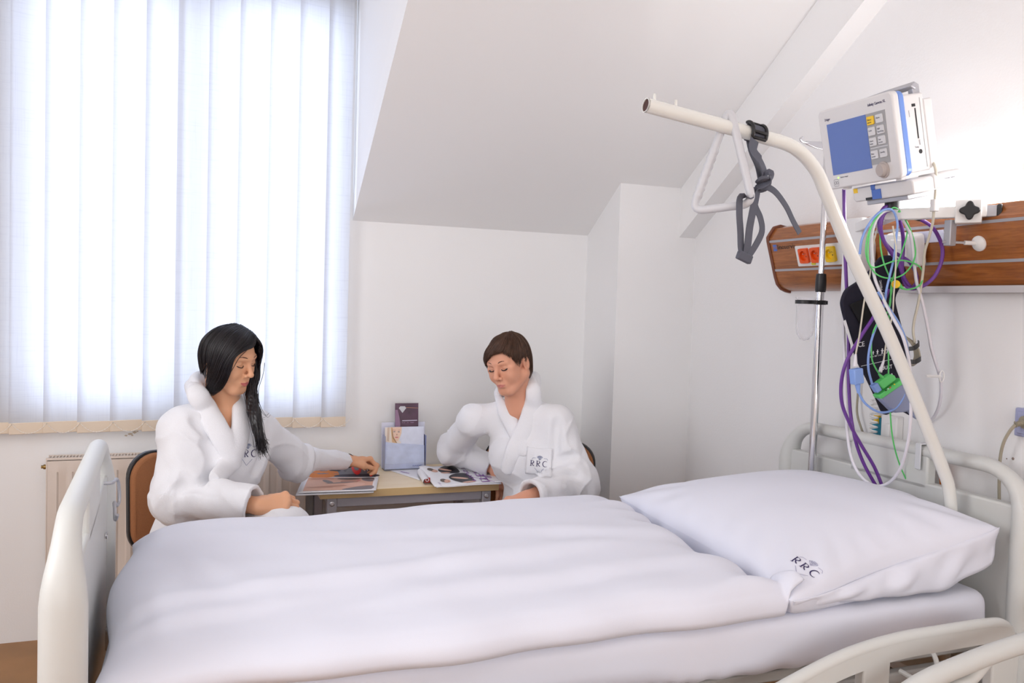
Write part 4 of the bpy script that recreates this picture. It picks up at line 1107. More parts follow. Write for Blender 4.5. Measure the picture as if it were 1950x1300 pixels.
text_mesh('label_print', 'Docking Station', .006, MM @ axis_mat((.1588, -.128, -.135), (1, 0, 0), (0, 0, -1)), M['text'], lab, .0001)
for x in (-.10, .115): 
    bm = bmesh.new(); box(bm, (x, -HH - .006, -.03), (x + .02, -HH + .004, -.012), MM); obj('foot', bm, M['mon_white'], pm, bevel=.002)

# ================================================================== hanging leads
def cable(name, label, cat, runs, r, m, group=None, n=7):
    bm = bmesh.new()
    for L_ in runs: tube(bm, catmull([P(a, b, 'y', y) for a, b, y in L_], n), r, 8)
    return tag(obj(name, bm, M[m], None, angle=60), label, cat, group)
Y0 = 1.845
cable('monitor_cable', 'thick purple rubber lead coiled from the cable hook below the monitor', 'cable',
      [[(1735, 412, 1.80), (1753, 418, 1.79), (1775, 432, 1.78), (1790, 457, 1.78), (1795, 479, 1.78), (1791, 503, 1.78), (1778, 528, 1.79), (1756, 545, 1.81), (1733, 549, 1.83), (1721, 534, Y0), (1718, 503, Y0 + .02), (1720, 472, Y0 + .02), (1719, 445, Y0 + .01), (1713, 420, Y0), (1702, 402, Y0 - .015), (1689, 393, Y0 - .015), (1679, 402, Y0 - .015), (1674, 420, Y0 + .0), (1676, 440, Y0 + .015), (1684, 460, Y0 + .03), (1700, 478, Y0 + .04), (1716, 488, Y0 + .04), (1733, 500, Y0 + .03), (1744, 520, Y0 + .02), (1745, 538, Y0), (1735, 546, Y0 - .01), (1722, 530, Y0 - .02), (1712, 503, Y0 - .02), (1695, 478, Y0 - .015), (1682, 456, Y0 - .01), (1677, 430, Y0 - .015), (1684, 406, Y0 - .02), (1700, 398, Y0 - .022)]], .0052, 'purple')
bm = bmesh.new(); tube(bm, [P(1718, 404, 'y', 1.82), P(1729, 410, 'y', 1.81), P(1736, 412.5, 'y', 1.80), P(1752, 417.5, 'y', 1.79)], [.0065, .0078, .0068, .0058], 12); o = obj('cable_plug', bm, M['black'], bpy.data.objects['monitor_cable'])
cable('transducer_cable', 'two long purple leads hanging behind the lifting pole down to the pillow', 'cable',
      [[(1607, 360, 1.98), (1609, 470, 1.985), (1612, 545, 1.985), (1615, 600, 1.98), (1616, 650, 1.97), (1616, 720, 1.96), (1619, 780, 1.95), (1625, 820, 1.94), (1634, 855, 1.935), (1648, 889, 1.93), (1670, 928, 1.925)],
       [(1694, 546, Y0 + .06), (1682, 575, Y0 + .02), (1664, 603, Y0 - .01), (1636, 646, 1.83), (1612, 688, 1.84), (1602, 730, 1.85), (1604, 770, 1.87), (1618, 806, 1.89), (1628, 826, 1.90), (1643, 852, 1.91), (1665, 889, 1.915), (1682, 930, 1.91)]], .0050, 'purple')
cable('lead_cable', 'white monitoring lead looping in front of the lifting pole and down over the pillow', 'cable',
      [[(1697, 399, Y0 - .03), (1682, 404, Y0 - .03), (1668, 420, Y0 - .03), (1660, 450, Y0 - .03), (1661, 488, Y0 - .03), (1665, 526, Y0 - .03), (1675, 554, Y0 - .04), (1690, 586, 1.79), (1706, 615, 1.75), (1719, 640, 1.71), (1728, 672, 1.675), (1733, 705, 1.665), (1735, 740, 1.665), (1734, 800, 1.675), (1728, 848, 1.70), (1715, 891, 1.75), (1695, 917, 1.81), (1673, 925, 1.85), (1652, 918, 1.88), (1632, 896, 1.90), (1619, 862, 1.915), (1613, 816, 1.92), (1610, 757, 1.93), (1609, 700, 1.94), (1607, 640, 1.95), (1606, 600, 1.955)]], .0043, 'wire_white')
cable('pressure_hose', 'pale white hose with a small clamp hanging at the right of the lifting pole', 'hose',
      [[(1700, 400, Y0 - .02), (1714, 411, Y0 - .03), (1728, 432, Y0 - .035), (1736, 457, Y0 - .04), (1741, 503, Y0 - .04), (1746, 540, Y0 - .04), (1757, 577, Y0 - .04), (1768, 630, Y0 - .04), (1774, 664, Y0 - .04), (1783, 694, Y0 - .04), (1791, 722, Y0 - .03), (1792, 750, Y0 - .02), (1787, 776, Y0), (1777, 795, Y0 + .03), (1755, 812, Y0 + .08)]], .0046, 'wire_white')
cp = bpy.data.objects['pressure_hose']
bm = bmesh.new(); c = P(1790, 716, 'y', Y0 - .04); tube(bm, [c + V((.008 * math.cos(a), -.006, .016 * math.sin(a))) for a in [2 * PI * k / 14 for k in range(14)]], .0022, 8, closed=True)
e = P(1764, 716, 'y', Y0 - .045); tube(bm, [c + V((-.004, -.006, -.0)), e], .0045, 4); obj('hose_clamp', bm, M['white_pl'], cp, bevel=.001)
cable('electrode_lead', 'thin green electrode leads tangled in loops below the monitor with a yellow clip', 'cable',
      [[(1690, 402, Y0 - .03), (1703, 395, Y0 - .035), (1715, 404, Y0 - .035), (1728, 425, Y0 - .04), (1738, 450, Y0 - .04), (1743, 475, Y0 - .045), (1742, 490, Y0 - .045), (1736, 505, Y0 - .045), (1722, 521, Y0 - .045), (1704, 529, Y0 - .045), (1682, 528, Y0 - .045), (1665, 518, Y0 - .04), (1652, 496, Y0 - .035), (1649, 470, Y0 - .035), (1655, 440, Y0 - .035), (1668, 415, Y0 - .035), (1684, 399, Y0 - .03)],
       [(1712, 547, Y0 - .05), (1728, 551, Y0 - .05), (1747, 546, Y0 - .05), (1756, 535, Y0 - .05), (1757, 518, Y0 - .05), (1748, 505, Y0 - .05), (1728, 497, Y0 - .05), (1707, 496, Y0 - .05), (1685, 503, Y0 - .05), (1665, 509, Y0 - .05), (1655, 500, Y0 - .045), (1653, 470, Y0 - .04), (1660, 430, Y0 - .035), (1678, 402, Y0 - .03)],
       [(1712, 405, Y0 - .035), (1725, 430, Y0 - .03), (1727, 446, Y0 - .03), (1718, 478, Y0 - .03), (1704, 518, Y0 - .035), (1697, 546, Y0 - .035), (1695, 580, Y0 - .03), (1686, 600, Y0 - .03), (1668, 620, Y0 - .03), (1660, 646, Y0 - .03), (1660, 680, Y0 - .035), (1666, 698, Y0 - .04), (1677, 716, Y0 - .045)],
       [(1676, 437, Y0 + .0), (1677, 470, Y0 - .01), (1683, 500, Y0 - .02), (1694, 528, Y0 - .03), (1699, 545, Y0 - .03), (1694, 580, Y0 - .02), (1692, 640, Y0 - .03), (1692, 712, Y0 - .04)],
       [(1695, 778, Y0 - .01), (1698, 821, Y0), (1705, 858, Y0 + .01), (1715, 889, Y0 + .02), (1726, 914, Y0 + .02), (1740, 952, Y0 + .02)]], .0021, 'green')
el = bpy.data.objects['electrode_lead']
bm = bmesh.new(); c = P(1706, 541, 'y', Y0 - .05); lathe(bm, [(.010, -.003), (.0115, 0), (.010, .003)], 16, axis_mat(c, V(CPOS) - c)); obj('electrode_clip', bm, M['yellow'], el)
bm = bmesh.new(); tube(bm, [P(1708, 540, 'y', Y0 - .048), P(1719, 549, 'y', Y0 - .05)], [.0085, .0035], 10); obj('clip_boot', bm, M['green'], el)
bm = bmesh.new(); tube(bm, [P(1710, 401, 'y', Y0 - .036), P(1716, 404, 'y', Y0 - .037), P(1724, 413, 'y', Y0 - .037)], [.004, .0085, .0045], 10); obj('lead_splitter', bm, M['green'], el)
cable('sensor_lead', 'light blue sensor lead looped over the hook and below the grey connector', 'cable',
      [[(1637, 484, Y0 - .02), (1641, 457, Y0 - .025), (1652, 431, Y0 - .03), (1670, 408, Y0 - .035), (1688, 398, Y0 - .04), (1702, 403, Y0 - .042), (1709, 426, Y0 - .045), (1706, 457, Y0 - .045), (1703, 488, Y0 - .045), (1696, 518, Y0 - .045), (1688, 552, Y0 - .045), (1684, 580, Y0 - .03), (1672, 612, Y0 - .02), (1660, 646, Y0 - .035), (1654, 676, Y0 - .04), (1654, 704, Y0 - .045), (1661, 732, Y0 - .05)],
       [(1672, 556, Y0 - .045), (1684, 574, Y0 - .045), (1698, 594, Y0 - .05), (1713, 618, Y0 - .05), (1725, 648, Y0 - .04), (1732, 690, Y0 - .01), (1729, 720, Y0 - .03), (1724, 740, Y0 - .055), (1718, 760, Y0 - .06), (1704, 778, Y0 - .06), (1684, 785, Y0 - .06), (1666, 781, Y0 - .06), (1647, 767, Y0 - .06), (1636, 748, Y0 - .06), (1633, 732, Y0 - .06)]], .0033, 'lblue')
bm = bmesh.new(); c = P(1631, 716, 'y', Y0 - .06); m_ = frame_mat((.985, 0, .17), (0, 1, 0), (-.17, 0, .985), c); box(bm, (-.0155, -.011, -.021), (.0155, .011, .021), m_)
pb = obj('sensor_plug', bm, M['lblue'], bpy.data.objects['sensor_lead'], bevel=.003)
bm = bmesh.new(); tube(bm, [P(1633, 731, 'y', Y0 - .06), P(1635, 748, 'y', Y0 - .06)], [.0075, .0042], 10); obj('plug_boot', bm, M['lblue'], pb)
cable('probe_lead', 'thin white probe leads running down to the blue plug and grey connector', 'cable',
      [[(1700, 430, Y0 - .05), (1706, 470, Y0 - .055), (1705, 520, Y0 - .055), (1702, 560, Y0 - .055), (1699, 600, Y0 - .05), (1688, 650, Y0 - .04), (1682, 690, Y0 - .045), (1676, 706, Y0 - .05)],
       [(1672, 430, Y0 + .02), (1662, 470, Y0 + .01), (1657, 520, Y0 - .02), (1646, 572, Y0 - .055), (1637, 636, Y0 - .06), (1630, 672, Y0 - .06), (1628, 696, Y0 - .06)]], .0022, 'wire_beige')
bm = bmesh.new(); tube(bm, [P(1629.5, 674, 'y', Y0 - .06), P(1628.5, 697, 'y', Y0 - .06)], [.0028, .0062], 10); obj('lead_boot', bm, M['wire_white'], bpy.data.objects['probe_lead'])
bm = bmesh.new(); tube(bm, [P(1683, 686, 'y', Y0 - .046), P(1676, 708, 'y', Y0 - .05)], [.0028, .0055], 10); obj('lead_boot', bm, M['wire_white'], bpy.data.objects['probe_lead'])
cable('power_lead', 'cream power lead with a ferrite block hanging from behind the monitor', 'cable',
      [[(1772, 304, 1.72), (1780, 316, 1.70), (1783, 340, 1.70), (1780, 385, 1.71), (1778, 402, 1.72), (1776, 425, 1.73), (1768, 455, 1.75), (1761, 480, 1.77), (1758, 515, 1.79), (1754, 545, 1.80), (1748, 580, 1.81), (1741, 610, 1.82), (1739, 632, 1.82), (1742, 652, 1.82)]], .0036, 'wire_beige')
bm = bmesh.new(); c = P(1779.5, 391, 'y', 1.713); prism(bm, rrect(-.0085, -.0085, .0085, .0085, .003, 3), 'z', -.016, .016, T(c)); obj('ferrite_block', bm, M['white_pl'], bpy.data.objects['power_lead'], bevel=.002)
# coiled spare lead tied with black hook-and-loop
bm = bmesh.new()
for k in range(5): tube(bm, catmull([P(1724 + k * 3, 640 + k * 2, 'y', 1.84), P(1738 + k * 2.4, 658 + k * 1, 'y', 1.82 - .004 * k), P(1742 + k * 2.4, 676 + k, 'y', 1.82 - .004 * k), P(1738 + k * 2, 690, 'y', 1.83), P(1730 + k * 2, 696, 'y', 1.85)], 5), .0026, 6)
sc_ = tag(obj('spare_lead', bm, M['cable_grey'], angle=60), 'short taupe lead bundle tied with black hook-and-loop bands beside the cuff', 'cable')
for q0, q1 in (((1731, 664), (1750, 655)), ((1733, 688), (1753, 683))):
    bm = bmesh.new(); ribbon(bm, catmull([P(q0[0], q0[1], 'y', 1.80), P((q0[0] + q1[0]) / 2, (q0[1] + q1[1]) / 2 + 3, 'y', 1.79), P(q1[0], q1[1], 'y', 1.80), P(q1[0] - 2, q1[1] - 4, 'y', 1.83)], 5), .012, .002, (.1, .2, 1)); obj('tie_band', bm, M['black'], sc_)

# blood pressure cuff
out = [(1676, 490), (1688, 486), (1698, 488), (1712, 500), (1723, 513), (1718, 537), (1707, 556), (1703, 572), (1708, 596), (1720, 640), (1730, 690), (1740, 745), (1750, 790), (1738, 793), (1716, 783), (1694, 786), (1682, 788), (1668, 758), (1650, 720), (1634, 690), (1622, 655), (1611, 618), (1603, 588), (1602, 572), (1610, 552), (1626, 540), (1644, 528), (1660, 510)]
YCF = 1.90
pp = [P(a, b, 'y', YCF) for a, b in out]
pp = catmull(pp, 3, closed=True)
bm = bmesh.new(); prism(bm, [(p.x, p.z) for p in pp], 'y', YCF - .007, YCF + .007)
cf = tag(obj('blood_pressure_cuff', bm, M['cuff'], angle=50, bevel=.004, seg=3), 'navy fabric blood pressure cuff with white print hanging among the cables', 'blood pressure cuff')
bm = bmesh.new(); q = [P(a, b, 'y', YCF - .009) for a, b in ((1616, 580), (1648, 566), (1665, 600), (1640, 622))]; prism(bm, [(p.x, p.z) for p in q], 'y', YCF - .015, YCF - .008); obj('fastener_patch', bm, mat('cuff_velcro', (.004, .004, .006), .95), cf, bevel=.003)
def cuff_text(s, px, py, size, rot):
    c = P(px, py, 'y', YCF - .0085); m_ = frame_mat((math.cos(rot), 0, math.sin(rot)), (-math.sin(rot), 0, math.cos(rot)), (0, -1, 0), c); return text_mesh('cuff_print', s, size, m_, M['paper'], cf, .0003)
cuff_text('CE', 1634, 661, .020, .16); cuff_text('ADULT', 1673, 706, .016, .16); cuff_text('NEO  INF  S  M  L', 1657, 681, .006, .16); cuff_text('A', 1695, 722, .024, .16)
cuff_text('MEDIC', 1681, 552, .010, 1.85)
bm = bmesh.new()
for a, b in (((1640, 697), (1702, 683)), ((1664, 757), (1674, 754))):
    a_, b_ = P(*a, 'y', YCF - .0085), P(*b, 'y', YCF - .0085); tube(bm, [a_, b_], .0007, 4)
c = P(1682, 560, 'y', YCF - .0085); tube(bm, [c + V((.005 * math.cos(t), 0, .005 * math.sin(t))) for t in [k * 2 * PI / 16 for k in range(16)]], .0007, 4, closed=True); tube(bm, [c + V((0, 0, -.003)), c + V((0, 0, .003))], .0006, 4)
for k, px_ in enumerate((1663, 1671, 1680, 1690)):       # row of little body figures
    c = P(px_, 672 - k * 1.5, 'y', YCF - .0085); s = .0035 + .0009 * k
    ball(bm, c + V((0, 0, s * 1.3)), s * .45, 6, scale=(1, .2, 1)); tube(bm, [c + V((0, 0, s * .8)), c + V((0, 0, -s * .4))], s * .35, 5); tube(bm, [c + V((-s * .9, 0, s * .5)), c + V((s * .9, 0, s * .5))], s * .18, 4); tube(bm, [c + V((-s * .5, 0, -s * 1.3)), c + V((0, 0, -s * .2)), c + V((s * .5, 0, -s * 1.3))], s * .2, 4)
obj('cuff_symbols', bm, M['paper'], cf)
bm = bmesh.new(); ribbon(bm, [P(a, b, 'y', YCF - .010) for a, b in ((1608, 610), (1616, 636), (1624, 662))], .008, .002, (1, 0, .3)); obj('edge_tab', bm, M['paper'], cf)

# grey ECG connector block with green header
eg = thing('lead_connector', 'grey and green multi-lead connector block hanging below the lifting pole', 'connector', P(1700, 750, 'y', Y0 - .05))
YE = Y0 - .05
def flat(nm, pts, m, t0, t1, par, bev=.002):
    q = [P(a, b, 'y', YE) for a, b in pts]; bm = bmesh.new(); prism(bm, [(p.x, p.z) for p in q], 'y', YE + t0, YE + t1); return obj(nm, bm, m, par, bevel=bev)
flat('body', [(1671, 757), (1719, 723), (1727, 745), (1733, 775), (1728, 782), (1716, 784), (1700, 785), (1694, 780)], M['slate'], -.012, .012, eg, .005)
flat('tail', [(1722, 776), (1733, 772), (1750, 797), (1746, 799), (1736, 792)], M['slate'], -.006, .006, eg, .003)
hdr = flat('header', [(1667, 752), (1714, 719), (1718, 727), (1672, 759)], M['green'], -.014, .013, eg, .003)
flat('green_plug', [(1668, 728), (1692, 711), (1700, 714), (1703, 722), (1678, 741)], M['green'], -.010, .010, eg, .004)
flat('blue_plug', [(1659, 734), (1668, 728), (1676, 742), (1668, 748)], M['lblue'], -.008, .008, eg, .002)
for (a, b), mm in zip(((1687, 743), (1691, 740), (1695, 737.5), (1699, 734.5), (1703, 731.5)), ('black', 'paper', 'red', 'green', 'yellow')):
    bm = bmesh.new(); c = P(a, b, 'y', YE - .014); lathe(bm, [(.0018, -.001), (.0018, .0015)], 10, axis_mat(c, (0, -1, 0))); obj('lead_marker', bm, M[mm], hdr)
bm = bmesh.new(); tube(bm, [P(1674, 712, 'y', YE), P(1682, 721, 'y', YE)], [.003, .006], 10); obj('plug_boot', bm, M['green'], eg)

# ================================================================== things on the wall behind the bed head
go = thing('gas_outlet', 'white wall outlet with a teal label and coiled white hose behind the headboard', 'wall outlet', (2.04, 2.1, .95))
q = P(1657, 780, 'x', 2.04); r_ = P(1714, 790, 'x', 2.04)
obj('outlet_box', boxes(((2.028, r_.y, .86), (2.057, q.y - .06, 1.01))), M['white_pl'], go, bevel=.004)
obj('colour_label', boxes(((2.050, q.y - .055, .88), (2.057, q.y, .995))), M['teal'], go, smooth=False)
obj('yellow_field', boxes(((2.0485, q.y - .03, .975), (2.0565, q.y - .008, 1.0))), M['yellow'], go, smooth=False)
obj('outlet_latch', boxes(((2.018, r_.y + .02, .88), (2.029, r_.y + .035, .985))), M['white_pl'], go, bevel=.002)
bm = bmesh.new(); cy_ = q.y - .038; tube(bm, [(2.02 + .011 * math.cos(t), cy_ + .011 * math.sin(t), 1.055 - .0024 * t) for t in [k * .45 for k in range(170)]], .0034, 6); obj('coiled_hose', bm, M['white_pl'], go)
cable('bedside_cord', 'taupe cord dropping behind the headboard left of the wall outlet', 'cord', [[(1637, 700, 2.18), (1634, 745, 2.18), (1632, 785, 2.17), (1640, 815, 2.15), (1650, 840, 2.13)]], .0036, 'cable_grey')
ws = thing('wall_socket', 'lavender grey double socket on the wall right of the headboard', 'wall socket', (2.05, 1.58, 1.05))
a = P(1936, 775, 'x', 2.05); b = P(1934, 829, 'x', 2.05)
obj('socket_frame', boxes(((2.044, a.y - .16, b.z), (2.057, a.y, a.z))), M['lavender'], ws, bevel=.004)
for k in (0, 1): obj('socket_insert', boxes(((2.041, a.y - .075 - k * .075, b.z + .008), (2.046, a.y - .010 - k * .075, a.z - .008))), M['lavender'], ws, bevel=.002)
pg = thing('power_plug', 'taupe mains plug and cord in the lavender wall socket', 'mains plug', (2.02, a.y - .03, 1.05))
pc0 = P(1946, 803, 'x', 2.025)
bm = bmesh.new(); tube(bm, [V((2.045, a.y - .04, 1.055)), V((2.03, a.y - .038, 1.053))], [.018, .017], 14); obj('plug_body', bm, M['cable_grey'], pg)
d0 = V((2.03, a.y - .038, 1.053)); d1 = P(1934, 808, 'x', 2.012)
bm = bmesh.new(); n = 12; tube(bm, [d0.lerp(d1, k / n) for k in range(n + 1)], [(.0085 if k % 2 else .0065) - .00012 * k for k in range(n)] + [.009], 12); obj('strain_relief', bm, M['cable_grey'], pg)
bm = bmesh.new(); tube(bm, catmull([d1, P(1922, 822, 'x', 2.006), P(1911, 843, 'x', 2.004), P(1905, 870, 'x', 2.01), P(1903, 905, 'x', 2.012), P(1903, 960, 'x', 2.012), (2.01, 1.60, .6), (2.01, 1.6, .35)], 8), .0042, 8); obj('cord', bm, M['cable_grey'], pg)
bm = bmesh.new(); ribbon(bm, [P(a, b, 'x', 2.03) for a, b in ((1790, 880), (1793, 900), (1796, 925), (1797, 960))] + [V((2.03, 1.74, .55))], .020, .003, (0, 1, 0)); tag(obj('hanging_strap', bm, M['orange_dk']), 'bright orange strap hanging on the wall behind the headboard', 'strap')
bm = bmesh.new(); ball(bm, P(1929, 873, 'x', XW), .004, 8, scale=(.3, 1, 1)); ball(bm, P(1917, 873, 'x', XW), .002, 8, scale=(.3, 1, 1)); obj('wall_dent', bm, mat('dent_grey', srgb(150, 132, 126), .9), bpy.data.objects['wall_right'])

# ================================================================== small table
tx0, tx1, ty0, ty1, tz = .426, 1.122, 3.098, 3.522, .614
tb = thing('side_table', 'small beech-topped table with silver tube frame between the two women', 'table', (.77, 3.3, 0))
tt_ = obj('tabletop', boxes(((tx0, ty0, tz - .03), (tx1, ty1, tz))), M['beech'], tb, bevel=.0015)
bm = boxes(((tx0, ty0 - .001, tz - .029), (tx1, ty0 + .0006, tz - .0012))); obj('edge_band', bm, M['beech_edge'], tt_, smooth=False)
lx = (tx0 + .028, tx1 - .063); ly = (ty0 + .012, ty1 - .05)
for x in lx:
    for y in ly:
        l = obj('leg', boxes(((x, y, 0), (x + .036, y + .036, tz - .031))), M['tube_grey'], tb, bevel=.003)
        if y == ly[0]:
            bm = bmesh.new(); lathe(bm, [(.0095, 0), (.0095, .003), (.0075, .0042), (.0045, .0042), (.0040, .002), (.0001, .002)], 18, axis_mat((x + .018, y, tz - .052), (0, -1, 0))); obj('bolt', bm, M['steel'], l)
obj('apron', boxes(((lx[0] + .036, ly[0] + .008, tz - .068), (lx[1], ly[0] + .030, tz - .032))), M['tube_grey'], tb, bevel=.003)
obj('apron', boxes(((lx[0] + .036, ly[1] + .008, tz - .068), (lx[1], ly[1] + .030, tz - .032))), M['tube_grey'], tb, bevel=.003)
for x in lx: obj('apron', boxes(((x + .008, ly[0] + .036, tz - .068), (x + .03, ly[1], tz - .032))), M['tube_grey'], tb, bevel=.003)

# ---------------------------------------------------------------- printed matter
def bil(c, u, v): return (c[0] * (1 - u) + c[1] * u) * (1 - v) + (c[3] * (1 - u) + c[2] * u) * v
def blob(bm, fn, pts, lift, mi=0):
    """printed patch: closed outline in page coordinates laid on the page surface fn(u, v)"""
    if pts[0] == 'S': q = [V((a, b, 0)) for a, b in pts[1:]]; P2 = [q[i].lerp(q[(i + 1) % len(q)], k / 4) for i in range(len(q)) for k in range(4)]
    else: P2 = catmull([(a, b, 0) for a, b in pts], 4, closed=True)
    c2 = V((sum(p.x for p in P2) / len(P2), sum(p.y for p in P2) / len(P2), 0))
    R_ = [[fn(c2.x + (p.x - c2.x) * f, c2.y + (p.y - c2.y) * f) + V((0, 0, lift)) for p in P2] for f in (1.0, .66, .33)]
    rings = [[bm.verts.new(p) for p in r] for r in R_]; ctr = bm.verts.new(fn(c2.x, c2.y) + V((0, 0, lift))); n = len(P2)
    for A, B in zip(rings, rings[1:]):
        for i in range(n): bm.faces.new((A[i], A[(i + 1) % n], B[(i + 1) % n], B[i])).material_index = mi
    for i in range(n): bm.faces.new((rings[-1][i], rings[-1][(i + 1) % n], ctr)).material_index = mi
def oval(u, v, a, b, rot=0, n=8):
    return [(u + a * math.cos(t) * math.cos(rot) - b * math.sin(t) * math.sin(rot), v + a * math.cos(t) * math.sin(rot) + b * math.sin(t) * math.cos(rot)) for t in [2 * PI * k / n for k in range(n)]]
def page(name, fn, m, par, nu=16, nv=16, thick=.0012):
    vs = [fn(i / nu, j / nv) for i in range(nu + 1) for j in range(nv + 1)]
    fs = [(i * (nv + 1) + j, (i + 1) * (nv + 1) + j, (i + 1) * (nv + 1) + j + 1, i * (nv + 1) + j + 1) for i in range(nu) for j in range(nv)]
    o = pyobj(name, vs, fs, m, par, True, 50); md = o.modifiers.new('solid', 'SOLIDIFY'); md.thickness = thick; md.offset = -1; return o
def prints(name, fn, items, par, lift=.0007):
    mats, bm = [], bmesh.new()
    for k, (pts, mm) in enumerate(items):
        if mm not in mats: mats.append(mm)
        blob(bm, fn, pts, lift + k * .00006, mats.index(mm))
    o = obj(name, bm, mats, par, smooth=False); return o
def fntext(name, s, fn, u0, v0, du, dv, m, par, lift=.0012, space=1.0):
    """text mesh whose plane coordinates run through the page function"""
    o = text_mesh(name, s, 1.0, Matrix.Identity(4), m, par, 0, font_space=space); me = o.data
    for v in me.vertices: v.co = fn(u0 + du[0] * v.co.x + dv[0] * v.co.y, v0 + du[1] * v.co.x + dv[1] * v.co.y) + V((0, 0, lift))
    return o
pk = lambda n, c: mat(n, srgb(*c), .35)
inkS, inkS2, inkD, inkG, inkO, inkP, inkW = pk('print_skin', (226, 180, 160)), pk('print_skin_shade', (196, 142, 122)), pk('print_black', (40, 38, 46)), pk('print_grey', (120, 118, 126)), pk('print_amber', (206, 122, 50)), pk('print_purple', (134, 62, 162)), pk('print_white', (244, 242, 246))
# magazine under the left woman's hand: near page flat, far page curling up from the spine
fL, fR = P(568, 938, 'z', .626), P(716, 933, 'z', .620); sL, sR = P(581, 909, 'z', .621), P(721, 909, 'z', .621)
mg = thing('magazine', 'open fashion magazine with a grey cover curl hanging over the table corner', 'magazine', (.55, 3.15, .62))
near = lambda u, v: (fL.lerp(fR, u)).lerp(sL.lerp(sR, u), v) + V((0, 0, .004 * math.sin(PI * v)))
def far(u, v):
    a = sL.lerp(sR, u); t = v * 1.0
    return a + V((.006 * v, .002 + .085 * t, .030 * math.sin(min(1, t * 1.2) * PI * .55) ))
pgn = page('near_page', near, M['paper'], mg); page('far_page', far, M['paper'], mg)
under = lambda u, v: near(u, v) + V((-.004 - .004 * (1 - v), .004, -.0035 - .004 * (1 - v)))
page('page_block', under, M['paper'], mg, thick=.004)
prints('photo_print', near, [(['S', (.05, .07), (.94, .07), (.94, .98), (.05, .98)], inkS), ([(.55, .08), (.93, .08), (.93, .30), (.70, .22)], inkG), ([(.80, .7), (.93, .6), (.93, .97), (.78, .97)], inkG), (oval(.62, .62, .12, .14, .1), inkS2), (oval(.70, .40, .14, .13, .2), pk('print_skin_pale', (236, 192, 176))), (oval(.33, .62, .05, .16, .4), inkG), (oval(.50, .52, .2, .03, .25), inkG), (oval(.25, .25, .18, .025, -.1), inkS2), (oval(.60, .84, .16, .06, -.1), inkD), (oval(.24, .86, .16, .05, .1), inkS2), (oval(.74, .68, .03, .04), pk('print_lip', (206, 112, 116))), (oval(.40, .3, .2, .03, .15), inkS2)], pgn)
pf = prints('cover_print', far, [(['S', (.05, .02), (.96, .02), (.96, .98), (.05, .98)], inkG), ([(.05, .03), (.40, .03), (.46, .2), (.38, .55), (.20, .95), (.05, .97)], inkO), (oval(.30, .52, .14, .16, -.4), inkS), (oval(.40, .38, .10, .05, -.5), inkD), (oval(.12, .5, .05, .12, .3), inkS2), ([(.42, .03), (.96, .03), (.96, .16), (.5, .14)], pk('print_charcoal', (74, 70, 80)))], mg)
bm = bmesh.new()
fo = lambda u, v: far(u, v) + V((0, 0, .0018))
ring = [[(.71 + a * math.cos(t), .52 + b * math.sin(t)) for t in [2 * PI * k / 24 for k in range(24)]] for a, b in ((.068, .40), (.034, .17))]
vv = [[bm.verts.new(fo(*p)) for p in r] for r in ring]
for k in range(24): bm.faces.new((vv[0][k], vv[0][(k + 1) % 24], vv[1][(k + 1) % 24], vv[1][k]))
obj('red_letter', bm, M['red'], mg, smooth=False)
fntext('cover_lettering', 'NÉ', far, .815, .94, (0, -.50), (.125, 0), inkW, mg, .0019)
fntext('cover_line', 'NAKED', far, .535, .95, (0, -.20), (.045, 0), inkD, mg, .0019)
# magazine before the right woman, page rolled at the spine
q = [P(797, 893, 'z', .637), P(921, 882, 'z', .634), P(958, 918, 'z', .632), P(828, 927, 'z', .619)]
m2 = thing('magazine', 'open white magazine with purple lettering and two men in black shirts', 'magazine', (.95, 3.2, .62))
def top2(u, v):                                 # u across the page from the rolled spine, v towards the camera
    p = bil([q[0], q[1], q[2], q[3]], u, v)
    return p + V((0, 0, .012 * math.exp(-((u - .05) / .12) ** 2) * (1 - .6 * v) + .004 * math.sin(PI * u) - .004 * v * (1 - u)))
pg2 = page('printed_page', top2, M['paper'], m2, 24, 12)
page('page_block', lambda u, v: top2(.03 + u * .95, .02 + .98 * v) + V((-.002, -.004, -.0035 - .003 * u)), M['paper'], m2, thick=.003)
b0, b1, b2 = P(742, 895, 'z', tz + .0025), P(800, 914, 'z', tz + .0025), P(796, 889, 'z', tz + .003)
page('left_page', lambda u, v: b0.lerp(b1.lerp(b2, v), u) if u > 0 else b0.copy(), M['paper'], m2, 10, 6, .0018)
bm = bmesh.new(); ribbon(bm, [b0.lerp(b1.lerp(b2, .45), .38) + V((0, 0, .001)), b0.lerp(b1.lerp(b2, .35), .66) + V((0, 0, .001))], .006, .0003, (0, 1, 0)); obj('left_page_line', bm, inkP, m2, smooth=False)
bm = bmesh.new()                                 # rolled red flap at the spine
sA, sB = P(797, 902, 'z', .625), P(806, 918, 'z', .622); ax = (sB - sA)
for rr_, mi in ((.0135, 0), (.0115, 1)):
    ringA = [sA + V((.010, 0, .006)) + V((-rr_ * math.cos(t), 0, rr_ * math.sin(t))) for t in [PI * (-.35 + 1.05 * k / 12) for k in range(13)]]
    va = [bm.verts.new(p - ax * .1) for p in ringA]; vb = [bm.verts.new(p + ax * (1.15 if mi == 0 else 1.05)) for p in ringA]
    for k in range(12): bm.faces.new((va[k], va[k + 1], vb[k + 1], vb[k])).material_index = mi
box(bm, (-.004, 0, -.010), (.018, .0012, .009), T(sB + V((.008, -.004, .009))), 1)
rl = obj('spine_roll', bm, [M['paper'], mat('print_deep_red', srgb(176, 36, 32), .4)], m2)
c = sB + V((.014, -.0055, .010)); bm = bmesh.new(); vr = [[bm.verts.new(c + V((a * math.cos(t), 0, a * math.sin(t)))) for t in [2 * PI * k / 18 for k in range(18)]] for a in (.0075, .0042)]
